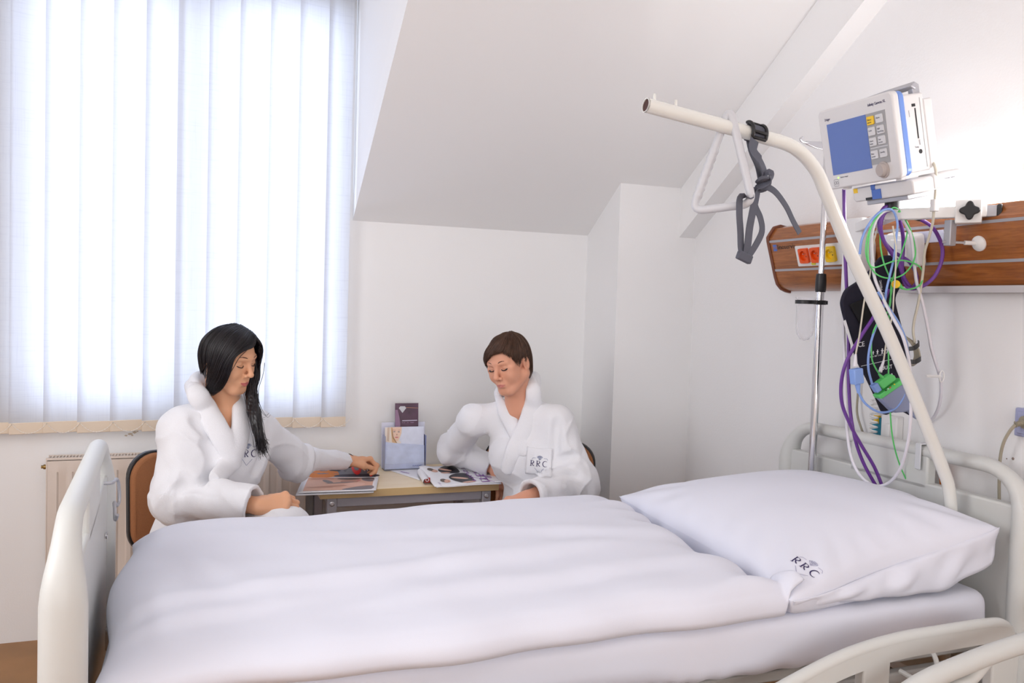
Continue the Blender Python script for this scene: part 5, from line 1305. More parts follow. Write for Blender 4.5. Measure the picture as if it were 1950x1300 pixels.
for k in range(18): bm.faces.new((vr[0][k], vr[0][(k + 1) % 18], vr[1][(k + 1) % 18], vr[1][k]))
obj('flap_ring', bm, inkW, rl, smooth=False)
prints('portrait_print', top2, [([(.24, .20), (.36, .03), (.50, .05), (.52, .40), (.40, .44), (.27, .36)], inkD), (oval(.17, .25, .055, .085, .2), inkS), (oval(.13, .20, .05, .08, .3), pk('print_hair', (86, 66, 58))), (oval(.185, .26, .042, .065, .2), inkS), (oval(.34, .22, .12, .035, .9), inkS), (oval(.31, .38, .07, .03, .3), inkS),
    ([(.30, .62), (.40, .48), (.58, .50), (.62, .86), (.48, .96), (.34, .80)], inkD), (oval(.22, .78, .06, .085, .1), inkS), (oval(.185, .75, .045, .085, .2), pk('print_hair2', (92, 74, 66))), (oval(.235, .79, .045, .065, .1), inkS), (oval(.44, .70, .13, .04, .6), inkS), (oval(.52, .92, .10, .035, -.1), inkS), (oval(.25, .80, .012, .02), inkS2), (oval(.20, .27, .012, .02), inkS2)], m2, .0018)
fntext('headline', 'ITEIM', top2, .70, 1.0, (0, -.33), (.17, 0), inkP, m2, .0032)
fntext('headline', 'MUST', top2, .575, .92, (0, -.30), (.085, 0), inkP, m2, .0032)
fntext('small_print', 'lorem'.replace('lorem', 'I II I'), top2, .08, .98, (0, -.09), (.045, 0), inkP, m2, .0015)
prints('grey_print', top2, [([(.88, .25), (.95, .6), (.93, .62), (.86, .27)], pk('print_lilac', (200, 194, 214))), ([(.80, .62), (.90, .72), (.88, .80), (.78, .70)], pk('print_lilac2', (170, 156, 196)))], m2, .0018)
bm = bmesh.new()
for L_ in ([(.62, .70), (.75, .80), (.88, .98)], [(.70, .95), (.74, .75), (.78, .60)]): ribbon(bm, [top2(*p) + V((0, 0, .0014)) for p in dense(L_, 5)], .004, .0002, (.3, 1, 0))
obj('ribbon_print', bm, inkP, m2, smooth=False)

# brochure stand with its two leaflets
Yb = 3.455
a_, b_ = P(731, 882, 'y', Yb - .03), P(811, 880, 'y', Yb - .03)
wbr = b_.x - a_.x; bx = a_.x
bs = thing('brochure_holder', 'white acrylic leaflet stand holding brochures on the table by the wall', 'leaflet stand', (bx + wbr / 2, Yb, tz))
zt_ = P(770, 804, 'y', Yb + .012).z
bm = bmesh.new(); prism(bm, [(Yb + .004, tz + .004), (Yb + .0075, tz + .004), (Yb + .0235, zt_), (Yb + .020, zt_)], 'x', bx - .003, bx + wbr + .003); obj('back_plate', bm, mat('acrylic_white', srgb(226, 228, 246), .2), bs, smooth=False)
obj('base', boxes(((bx, Yb - .045, tz + .001), (bx + wbr, Yb + .008, tz + .006))), mat('acrylic_base', srgb(120, 124, 140), .2), bs, smooth=False)
obj('front_lip', boxes(((bx, Yb - .046, tz + .004), (bx + wbr - .004, Yb - .043, tz + .03))), M['clear'], bs, smooth=False)
for x in (bx, bx + wbr - .006): obj('side_cheek', boxes(((x, Yb - .044, tz + .004), (x + .002, Yb + .006, tz + .145))), mat('acrylic_edge', srgb(150, 158, 196), .2), bs, smooth=False)
def leaf(name, label, x0, x1, z0, z1, y0, y1, m):
    t = bmesh.new(); prism(t, [(y0, z0), (y0 + .005, z0), (y1 + .005, z1), (y1, z1)], 'x', x0, x1); return tag(obj(name, t, m, smooth=False), label, 'leaflet')
xl0 = P(733, 850, 'y', Yb - .03).x; xl1 = P(807, 850, 'y', Yb - .03).x; zf = P(770, 813, 'y', Yb - .03).z
lf = leaf('leaflet', 'pale blue leaflet showing a blonde face in the front of the stand', xl0, xl1, tz + .007, zf, Yb - .040, Yb - .022, mat('leaflet_blue', srgb(224, 230, 248), .35, var=.05, vscale=30))
fy = lambda z: Yb - .040 + (.018) * (z - tz - .007) / (zf - tz - .007) - .0007
lfn = lambda u, v: V((xl0 + (xl1 - xl0) * u, fy(tz + .007 + (zf - tz - .007) * v), tz + .007 + (zf - tz - .007) * v))
def leafprint(name, items, fn, par, lift=.0004):
    mats, bm = [], bmesh.new()
    for k, (pts, mm) in enumerate(items):
        if mm not in mats: mats.append(mm)
        blob(bm, lambda u, v, k=k: fn(u, v) + V((0, -lift - k * .00012, 0)), pts, 0, mats.index(mm))
    return obj(name, bm, mats, par, smooth=False)
leafprint('face_print', [(['S', (.0, .998), (.43, .998), (.42, .85), (.36, .70), (.42, .60), (.25, .60), (.0, .66)], pk('leaflet_cream', (236, 224, 212))), (['S', (.06, .998), (.12, .998), (.10, .66), (.05, .68)], pk('leaflet_tan', (214, 192, 172))), (['S', (.16, .998), (.42, .998), (.41, .86), (.37, .74), (.32, .66), (.25, .67), (.19, .78)], pk('leaflet_skin', (240, 206, 184))), (['S', (.14, .998), (.19, .998), (.175, .86), (.185, .76), (.25, .66), (.32, .60), (.18, .64)], pk('leaflet_blond', (222, 184, 140))), (oval(.235, .89, .03, .010, .05), inkG), (oval(.35, .885, .028, .010, -.05), inkG), (oval(.295, .755, .045, .014), pk('leaflet_lip', (216, 120, 124))), (oval(.235, .925, .04, .006, -.12), inkS2), (oval(.36, .925, .035, .006, .12), inkS2), (oval(.30, .82, .012, .02), inkS2)], lfn, lf)
lower = leaf('leaflet', 'blue swirl-patterned leaflet standing lowest at the very front of the stand', xl0 - .002, xl1 + .001, tz + .007, tz + .007 + .62 * (zf - tz), Yb - .0425, Yb - .033, mat('leaflet_blue_deep', srgb(206, 217, 245), .35, var=.08, vscale=26))
for v in lower.data.vertices:
    if v.co.z > tz + .05: v.co.z -= .016 * (v.co.x - xl0) / (xl1 - xl0)
def ftxt(nm, s, x, y, z, size, m, par): return text_mesh(nm, s, size, frame_mat((1, 0, 0), (0, .14, .99), (0, -.99, .14), (x, y, z)), m, par, .0001)
ftxt('leaflet_title', 'Aurenergotherapie', xl0 + .60 * (xl1 - xl0), Yb - .0285, tz + .112, .0085, M['logo_blue'], lf)
ftxt('leaflet_line', 'KLAUDIÁN', xl0 + .70 * (xl1 - xl0), Yb - .0436, tz + .016, .0085, M['blue_pl'], lower)
xd0, xd1 = P(753, 790, 'y', Yb).x, P(797, 790, 'y', Yb).x; zd = P(775, 768, 'y', Yb).z
dk_ = leaf('booklet', 'dark plum booklet with a silver gem standing behind the pale leaflets', xd0, xd1, tz + .008, zd, Yb - .016, Yb + .008, mat('booklet_plum', srgb(84, 56, 76), .35, var=.35, vscale=14))
bm = bmesh.new(); box(bm, (xd0 - .0012, Yb - .0175, tz + .008), (xd0 + .0008, Yb - .011, tz + .01)); 
dfn = lambda u, v: V((xd0 + (xd1 - xd0) * u, Yb - .0165 + .024 * ((tz + .008 + (zd - tz - .008) * v) - tz - .008) / (zd - tz - .008), tz + .008 + (zd - tz - .008) * v))
bm.free()
leafprint('gem_print', [(['S', (.15, .925), (.21, .955), (.41, .955), (.47, .925), (.31, .85)], pk('booklet_silver', (206, 208, 214))), (['S', (.0, .90), (.10, .90), (.18, .78), (.22, .66), (.16, .55), (.0, .55)], pk('booklet_mauve', (150, 116, 146))), (['S', (.47, .930), (.98, .920), (.98, .928), (.47, .938)], pk('booklet_gold', (186, 130, 104))), (['S', (.30, .722), (.95, .725), (.95, .737), (.30, .735)], pk('booklet_pale', (206, 200, 220)))], dfn, dk_)
ftxt('booklet_lettering', 'RRC', xd0 + .014, Yb + .0005, tz + .008 + .69 * (zd - tz - .008), .036, pk('booklet_letter', (150, 116, 150)), dk_)

# ================================================================== chairs
def chair(name, label, c, fwd, seat_z):
    f = V((*fwd, 0)).normalized(); l = V((-f.y, f.x, 0)); t = thing(name, label, 'chair', (c[0], c[1], 0), 'visitor chairs at the table'); m_ = frame_mat(f, l, V((0, 0, 1)), (c[0], c[1], 0))
    bm = bmesh.new(); prism(bm, rrect(-.21, -.22, .22, .22, .06), 'z', seat_z - .05, seat_z, m_); obj('seat', bm, M['chair'], t, bevel=.015, seg=3)
    bm = bmesh.new(); prism(bm, rrect(-.205, -.215, .215, .215, .06), 'z', seat_z - .062, seat_z - .05, m_); obj('seat_shell', bm, M['black'], t, bevel=.003)
    for nm, d0, d1, mm, g in (('backrest', -.222, -.190, 'chair', 0), ('back_shell', -.236, -.214, 'black', .006)):
        out = rrect(-.225 - g, seat_z + .04 - g, .225 + g, seat_z + .375 + g, .085, 8); bm = bmesh.new()
        V0 = [bm.verts.new((d0 - .05 * (q[1] - seat_z) - .0 + .35 * q[0] ** 2, q[0], q[1])) for q in out]; V1 = [bm.verts.new((d1 - .05 * (q[1] - seat_z) + .35 * q[0] ** 2, q[0], q[1])) for q in out]; n = len(out)
        for i in range(n): bm.faces.new((V0[i], V0[(i + 1) % n], V1[(i + 1) % n], V1[i]))
        bm.faces.new(V0[::-1]); bm.faces.new(V1); bm.transform(m_); obj(nm, bm, M[mm], t, bevel=.010 if nm == 'backrest' else .004, seg=3)
    for s in (-1, 1):
        obj('back_upright', tubebm([m_ @ V(p) for p in ((-.12, s * .17, seat_z - .07), (-.225, s * .17, seat_z - .05), (-.255, s * .17, seat_z + .05), (-.26, s * .17, seat_z + .16))], .011, 10), M['black'], t)
        obj('leg', tubebm([m_ @ V(p) for p in ((.19, s * .20, seat_z - .065), (.21, s * .225, 0))], .0115, 10), M['black'], t)
        obj('leg', tubebm([m_ @ V(p) for p in ((-.17, s * .20, seat_z - .065), (-.24, s * .225, 0))], .0115, 10), M['black'], t)
        obj('side_rail', tubebm([m_ @ V(p) for p in ((.19, s * .20, seat_z - .068), (-.17, s * .20, seat_z - .068))], .0115, 10), M['black'], t)
    return t
chair('visitor_chair', 'brown fabric chair under the long-haired woman in front of the radiator', (.085, 2.93), (.42, -.91), .405)
chair('visitor_chair', 'brown fabric chair under the short-haired woman beside the pillar', (1.215, 2.985), (-.5, -.866), .385)
# ================================================================== the two women
def norm(v): v = np.array(v, float); return v / np.linalg.norm(v)
A3 = lambda v: np.array(v, float)

def head_frame(fwd_deg, pitch, roll, nose, sc):
    """axes of a head facing fwd_deg (from -Y towards +X), pitched down, placed by its nose tip"""
    a = math.radians(fwd_deg); p = math.radians(pitch); r = math.radians(roll)
    fh = np.array([math.sin(a), -math.cos(a), 0]); l = np.array([-fh[1], fh[0], 0]); up = np.array([0, 0, 1.0])
    f = fh * math.cos(p) - up * math.sin(p); u = up * math.cos(p) + fh * math.sin(p)
    l, u = l * math.cos(r) + u * math.sin(r), u * math.cos(r) - l * math.sin(r)
    c = A3(nose) - sc * (.113 * f - .036 * u)
    return c, f, l, u, sc

def head_sdf(s, H, neck, chest, spec):
    c, f, l, u, sc = H
    W = lambda a, b, d: c + sc * (a * f + b * l + d * u)
    R = np.array([f, l, u]); E = lambda p, r, k=.012, sub=False: s.ell(W(*p), [x * sc for x in r], R, k * sc, sub)
    C = lambda p, q, ra, rb, k=.01, sub=False, flat=None: s.cone(W(*p), W(*q), ra * sc, rb * sc, k * sc, sub, flat)
    wd = spec.get('width', 1.0)
    E((-.015 + spec.get('back', 0), 0, .028), (.092 - spec.get('back', 0), .072, .082 - spec.get('low', 0))); E((.026, 0, .012), (.058, .064 * wd, .068), .02); E((.030, 0, -.040), (.052, .055 * wd, .066), .02)
    for sg in (-1, 1):
        C((-.006, sg * .054 * wd, -.052), (.052, sg * .024, -.098), .020, .017, .022)          # jaw
        E((.054, sg * .036 * wd, -.034), (.026, .023, .026), .022)                             # cheek
        E((.058, sg * .040 * wd, -.004), (.014, .018, .010), .02)                              # cheekbone
    C((.060, -.010, -.100), (.060, .010, -.100), .019, .019, .018)                             # chin
    for sg in (-1, 1):
        E((.093, sg * .030, .002), (.016, .019, .013), .014, True)                             # eye socket
        E((.0655, sg * .0305, -.001), (.0148, .0165, .0140), .003)                             # lidded eye
        C((.0795, sg * .016, -.0035), (.0765, sg * .043, -.0045), .0014, .0012, .002, True)    # lid crease by the lashes
        C((.084, sg * .010, .020), (.070, sg * .046, .021), .0075, .0065, .014)                # brow ridge
    C((.081, 0, .012), (.104, 0, -.032), .0082 * spec.get('nose', 1), .0100 * spec.get('nose', 1), .013)                                   # nose
    E((.1025, 0, -.0335), (.0105, .0108 * spec.get('nose', 1), .0092), .006)
    for sg in (-1, 1):
        E((.0905, sg * .0130, -.0395), (.0095, .0072, .0072), .005); E((.099, sg * .0060, -.0455), (.0030, .0028, .0035), .003, True)
        C((.088, sg * .019, -.042), (.080, sg * .030, -.064), .002, .0012, .006, True)         # fold beside the mouth
    E((.071, 0, -.066), (.018, .027, .022), .016)                                              # muzzle
    lx = -.0075
    C((.0890 + lx, -.021, -.0678), (.0955 + lx, -.005, -.0655), .0022, .0038, .005); C((.0955 + lx, .005, -.0655), (.0890 + lx, .021, -.0678), .0038, .0022, .005); C((.0955 + lx, -.005, -.0655), (.0955 + lx, .005, -.0655), .0036, .0036, .004)
    C((.0880 + lx, -.017, -.0720), (.0935 + lx, 0, -.0755), .0028, .0048, .005); C((.0935 + lx, 0, -.0755), (.0880 + lx, .017, -.0720), .0048, .0028, .005)
    C((.0985 + lx, -.012, -.0702), (.0985 + lx, .012, -.0702), .0012, .0012, .002, True); C((.0915 + lx, -.024, -.0690), (.0985 + lx, -.012, -.0702), .0009, .0012, .002, True); C((.0915 + lx, .024, -.0690), (.0985 + lx, .012, -.0702), .0009, .0012, .002, True)
    E((.087, 0, -.086), (.005, .016, .004), .008, True)                                        # hollow under the lip
    for sg in (-1, 1):                                                                         # ears
        E((-.010, sg * .077, -.008), (.019, .010, .032), .005); E((-.004, sg * .086, -.006), (.012, .008, .021), .004, True); C((-.004, sg * .076, -.034), (-.006, sg * .075, -.038), .008, .007, .006)
        C((.004, sg * .079, .006), (-.016, sg * .082, .010), .0025, .003, .004)
    nk = A3(neck); base = W(-.030, 0, -.055)
    s.cone(base, nk, .050 * sc, .052, .03); s.cone(W(-.005, 0, -.075), nk + .02 * A3(spec['F']), .034 * sc, .040, .03)
    for sg in (-1, 1): s.cone(W(-.02, sg * .055, -.045), nk + .045 * A3(spec['F']) + sg * .012 * A3(spec['L']) - [0, 0, .02], .011, .010, .016)   # neck sinews
    s.ell(chest, (.098, .155, .135), np.array([spec['F'], spec['L'], [0, 0, 1]]), .04)
    for sg in (-1, 1): s.cone(nk + .03 * A3(spec['F']) - [0, 0, .035] + sg * .02 * A3(spec['L']), nk - [0, 0, .02] + sg * .13 * A3(spec['L']), .014, .018, .03)   # collar bones

def lip_fn(H):
    c, f, l, u, sc = H
    def fn(p):
        q = (p - c) / sc; a, b, d = q @ f, q @ l, q @ u
        m = (a > .070) & (np.abs(b) < .0215) & (d < -.0630 - .17 * np.maximum(np.abs(b) - .005, 0)) & (d > -.0785 + 22 * b * b)
        return m.astype(int)
    return fn

def hand_sdf(s, wrist, d, n, right, curls, spread=.10, thumb=None, sc=1.0, elbow=None):
    d = norm(d); n = norm(A3(n) - d * np.dot(n, d)); a = np.cross(n, d) * (1 if right else -1); w = A3(wrist); tips = []
    if elbow is not None: s.cone(elbow, w, .040, .0265, .01, flat=(n, 1.12)); s.cone(w, w + d * .02, .0265, .025, .012, flat=(n, 1.3))
    L_ = ((.026, .088, .040, .025, .020, .0088), (.0085, .091, .045, .028, .021, .0090), (-.010, .087, .041, .026, .020, .0086), (-.027, .078, .032, .020, .018, .0078))
    for i, (off, pl_, p1, p2, p3, r) in enumerate(L_):
        k0 = w + sc * (a * off + d * pl_); s.cone(w + sc * (a * off * .55 + d * .012), k0, .0135 * sc, .0112 * sc, .012, flat=(n, 1.15))
        fan = norm(d + a * spread * (1.2 - i * .8)); ang = 0; p = k0; pts = [p]
        for ln, cu in zip((p1, p2, p3), curls[i]):
            ang += math.radians(cu); p = p + sc * ln * (fan * math.cos(ang) - n * math.sin(ang)); pts.append(p)
        rs = [r * 1.12 * sc, r * sc, r * .92 * sc, r * .80 * sc]
        s.chain(pts, rs, .0022)
        for q, rr in ((pts[0], r * 1.18), (pts[1], r * 1.05)): s.ell(q + n * .0012, [rr * sc] * 3, None, .006)
        tips.append((pts[3], norm(pts[3] - pts[2]), norm(n * math.cos(ang) + fan * math.sin(ang)), r * .8 * sc))
    T_ = thumb or ((.018, .022, -.004), (.050, .046, -.010), (.082, .050, -.018), (.106, .044, -.026))
    tp_ = [w + sc * (d * x + a * y + n * z) for x, y, z in T_]
    s.cone(tp_[0], tp_[1], .0155 * sc, .0125 * sc, .012); s.chain(tp_[1:], [.0118 * sc, .0098 * sc, .0082 * sc], .004)
    s.cone(tp_[1], w + sc * (d * .055 + a * .018), .010 * sc, .011 * sc, .014)       # web
    td = norm(tp_[3] - tp_[2]); tips.append((tp_[3], td, norm(a * .75 + n * .55 - td * np.dot(a * .75 + n * .55, td)), .0082 * sc))
    return tips

def nails(tips, m, par, which=range(5)):
    for i in which:
        p, d, n, r = tips[i]; x = V(d); z = V(n); m_ = frame_mat(x, z.cross(x), z, V(p + d * .001 + n * (r * .74)))
        bm = bmesh.new(); ball(bm, (0, 0, 0), 1.0, 10, scale=(.0072, .0056, .0022)); bm.transform(m_); obj('fingernail', bm, m, par)

def robe_build(name, par, spec):
    F, L = A3(spec['F']), A3(spec['L']); U = np.array([0, 0, 1.0]); R = np.array([F, L, U]); vox = .0055
    s = Sdf(*spec['box'], vox); ch, hip = A3(spec['chest']), A3(spec['hip'])
    lean = norm(ch - hip)
    s.ell(ch, (.120, .172, .165), R, .05); s.ell(ch * .45 + hip * .55, (.122, .158, .16), R, .06); s.ell(hip + F * .02, (.150, .192, .135), R, .06)
    s.ell(ch + F * .035 + L * .07 - U * .02, (.075, .075, .075), None, .06); s.ell(ch + F * .035 - L * .07 - U * .02, (.075, .075, .075), None, .06)
    nk = A3(spec['neck'])
    for sh in (spec['rs'], spec['ls']): s.cone(nk - U * .022 - F * .016, sh, .050, .050, .06)
    for kn, an in spec['legs']:
        s.cone(hip + (A3(kn) - hip) * .1, kn, .112, .084, .05); s.cone(kn, an, .085, .088, .04)
    if spec['legs']: 
        (k1, a1), (k2, a2) = spec['legs']; s.cone((hip + A3(k1)) / 2, (hip + A3(k2)) / 2, .09, .09, .08); s.cone(k1, k2, .07, .07, .08); s.cone((A3(k1) + a1) / 2, (A3(k2) + a2) / 2, .08, .08, .08)
    for b in spec.get('bulge', ()): s.cone(*b)
    fold = waves(spec['seed'], 5, 34, spec['folds'], .8); fold2 = waves(spec['seed'] + 1, 5, 75, None, .7)
    # sleeves: grown apart so their cuffs can be cut, then joined at the shoulder
    for sh, el, wr, r0, r1, r1b, r2 in spec['sleeves']:
        sh, el, wr = A3(sh), A3(el), A3(wr); ax = norm(wr - el); t = Sdf(*spec['box'], vox)
        t.cone(sh, el, r0, r1, .03); t.cone(el, wr + ax * .06, r1b, r2, .035); t.ell(el + (el - (sh + wr) / 2) * .12 - U * .008, [r1 * 1.0] * 3, None, .04)
        up = norm(el - sh)
        def ring(x, y, z, sh=sh, el=el, wr=wr, up=up, ax=ax, k=spec['seed']):
            q = np.stack([x, y, z], -1); a = (q - el) @ ax; b = (q - el) @ up; dd = np.linalg.norm(q - el, axis=-1)
            v = np.sin(a * 78 + 2.2 * np.sin(b * 31 + k) + 1.6 * np.sin((q @ np.cross(ax, up)) * 40 + k)) * np.exp(-(dd / .15) ** 2)
            return -.0060 * np.sign(v) * np.abs(v) ** 1.6 - .0018 * np.sin(b * 52 + 2 * np.sin(a * 30 + 1)) * np.exp(-((dd - .1) / .12) ** 2)
        t.disp(ring)
        cut_plane(t, wr, ax); t.cone(wr - ax * .05, wr + ax * .1, r2 * .74, r2 * .80, .006, True)
        s.merge((slice(None),) * 3, t.d, .036, False)
    fold3 = waves(spec['seed'] + 3, 4, 17, spec['folds'], 1.1)
    s.disp(lambda x, y, z: .0040 * fold(x, y, z) + .0015 * fold2(x, y, z) + - .0055 * (1 - np.abs(np.sin(2.6 * fold3(x, y, z)))) ** 5)
    # tentative surface for placing the neck opening and the collar
    o = s.obj('tmp', M['terry']); tree = bvh_of(o); bpy.data.objects.remove(o)
    hit = lambda px, py: tree.ray_cast(V(CPOS), (P(px, py, 'y', 2.9) - V(CPOS)).normalized())[0]
    for f_ in spec.get('creases', ()):            # soft fold lines pressed into the cloth
        q = [hit(*p) for p in f_]; q = [A3(p - (p - V(CPOS)).normalized() * .003) for p in q if p is not None]
        if len(q) > 1 and all(np.linalg.norm(a - b) < .09 for a, b in zip(q, q[1:])): s.chain([tuple(p) for p in catmull([tuple(p) for p in q], 4)], .0085, .022, True)
    pts = []
    for (px, py, r, dep) in spec['opening']:
        h = hit(px, py); h = h if h is not None else P(px, py, 'y', spec['oy'])
        d = (h - V(CPOS)).normalized(); pts.append((np.array(h + d * dep), r))
    for (a, ra), (b, rb) in zip(pts, pts[1:]): s.cone(a, b, ra, rb, .012, True)
    s.cone(nk + U * .10, nk - U * .03, .070, .060, .012, True)
    robe = s.obj(name, M['terry'], par, 1)
    return robe, hit

def collar_build(par, hit, spec):
    c = Sdf(*spec['cbox'], .004)
    for side_ in spec['collar']:
        pts, rs = [], []
        for p in side_['pts']:
            if len(p) == 3:
                h = hit(p[0], p[1]); h = h if h is not None else P(p[0], p[1], 'y', spec['oy']); d = (h - V(CPOS)).normalized()
                pts.append(A3(h + d * (.004)))
            else: pts.append(A3(P(p[0], p[1], 'y', p[3])))
            rs.append(p[2])
        q = catmull([tuple(x) for x in pts], 5); rq = np.interp(np.linspace(0, 1, len(q)), np.linspace(0, 1, len(rs)), rs).tolist()
        for i in range(len(q) - 1): c.cone(q[i], q[i + 1], rq[i], rq[i + 1], .010, False, (side_['n'], 2.1))
    w = waves(spec['seed'] + 7, 4, 60); c.disp(lambda x, y, z: .0016 * w(x, y, z))
    return c.obj('shawl_collar', M['terry'], par, 1)

def strands(bm, guide, r, n, jit, seg=5, root=1.0, mi=0, seed=1):
    g = random.Random(seed); base = catmull(guide, 6)
    for k in range(n):
        o = V((g.gauss(0, 1), g.gauss(0, 1), g.gauss(0, 1))) * jit; o2 = V((g.gauss(0, 1), g.gauss(0, 1), g.gauss(0, 1))) * jit; m = len(base)
        L_ = g.uniform(.82, 1.0); c = base[:max(4, int(m * L_))]
        tube(bm, [p + o * root + (o2 - o * root) * (i / m) + V((math.sin(i * .5 + k), math.cos(i * .4 + k * 2), 0)) * jit * .15 for i, p in enumerate(c)], [r * (1 - .75 * (i / len(c)) ** 2) for i in range(len(c))], seg, mi=mi)

def sheet(bm, W, guides, n, r, jit, seed, scl, lift=0.0, seg=5):
    """straight hair: strands laid between neighbouring guide curves given in head coordinates"""
    g = random.Random(seed); G = [catmull(q, 5) for q in guides]
    for k in range(n):
        t = g.uniform(0, len(G) - 1.001); i = int(t); t -= i; m = min(len(G[i]), len(G[i + 1])); L_ = g.uniform(.80, 1.0)
        ph, am = g.uniform(0, 6.28), g.uniform(.3, 1) * jit; of = g.gauss(0, 1) * jit * .6 + lift; pts = []
        for q in range(int(m * L_)):
            p = G[i][q].lerp(G[i + 1][q], t); w = p.copy(); w.z -= .02; w = w.normalized() if w.length > 1e-6 else w
            p = p + w * (of + am * .35 * math.sin(q * .25 + ph)) + V((math.sin(q * .21 + ph), math.cos(q * .17 + ph * 2), 0)) * am * .4
            pts.append(V(W(*p)))
        M_ = len(pts)
        if M_ > 3: tube(bm, pts, [scl * r * (1.0 if q < M_ * .7 else 1.0 - .85 * (q - M_ * .7) / (M_ * .3)) for q in range(M_)], seg)

def face_details(H, par, brow, lash_m, sag=0.0, lw=1.0):
    c, f, l, u, sc = H
    W = lambda a, b, d: V(c + sc * (a * f + b * l + d * u))
    for sg in (-1, 1):
        bm = bmesh.new(); tube(bm, catmull([W(.0895, sg * .012, .0215 + sag), W(.0888, sg * .022, .0265), W(.0830, sg * .036, .0285), W(.0690, sg * .051, .0220)], 5), [.0014 * sc] * 5 + [.0016 * sc] * 5 + [.0011 * sc] * 5 + [.0004 * sc], 8, sx=.5, sy=1.0, up=tuple(f)); obj('eyebrow', bm, brow, par)
        bm = bmesh.new(); tube(bm, catmull([W(.0778, sg * .0165, -.0040), W(.0822, sg * .0235, -.0082), W(.0832, sg * .031, -.0092), W(.0800, sg * .0395, -.0078), W(.0735, sg * .0475, -.0042)], 5), [.0006 * sc] * 3 + [.0012 * sc * lw] * 12 + [.0015 * sc * lw] * 5 + [.0006 * sc], 8)
        for k in range(13):
            t = k / 12; p = W(.0780 + .006 * math.sin(PI * t), sg * (.0175 + .029 * t), -.0045 - .0045 * math.sin(PI * t)); e = p + V(sc * (f * .0050 + l * sg * (-.001 + .005 * t) - u * .0012)); tube(bm, [p, p.lerp(e, .5) - V(u) * .0004, e], [.0005, .0004, .0001], 4)
        obj('eyelashes', bm, lash_m, par)

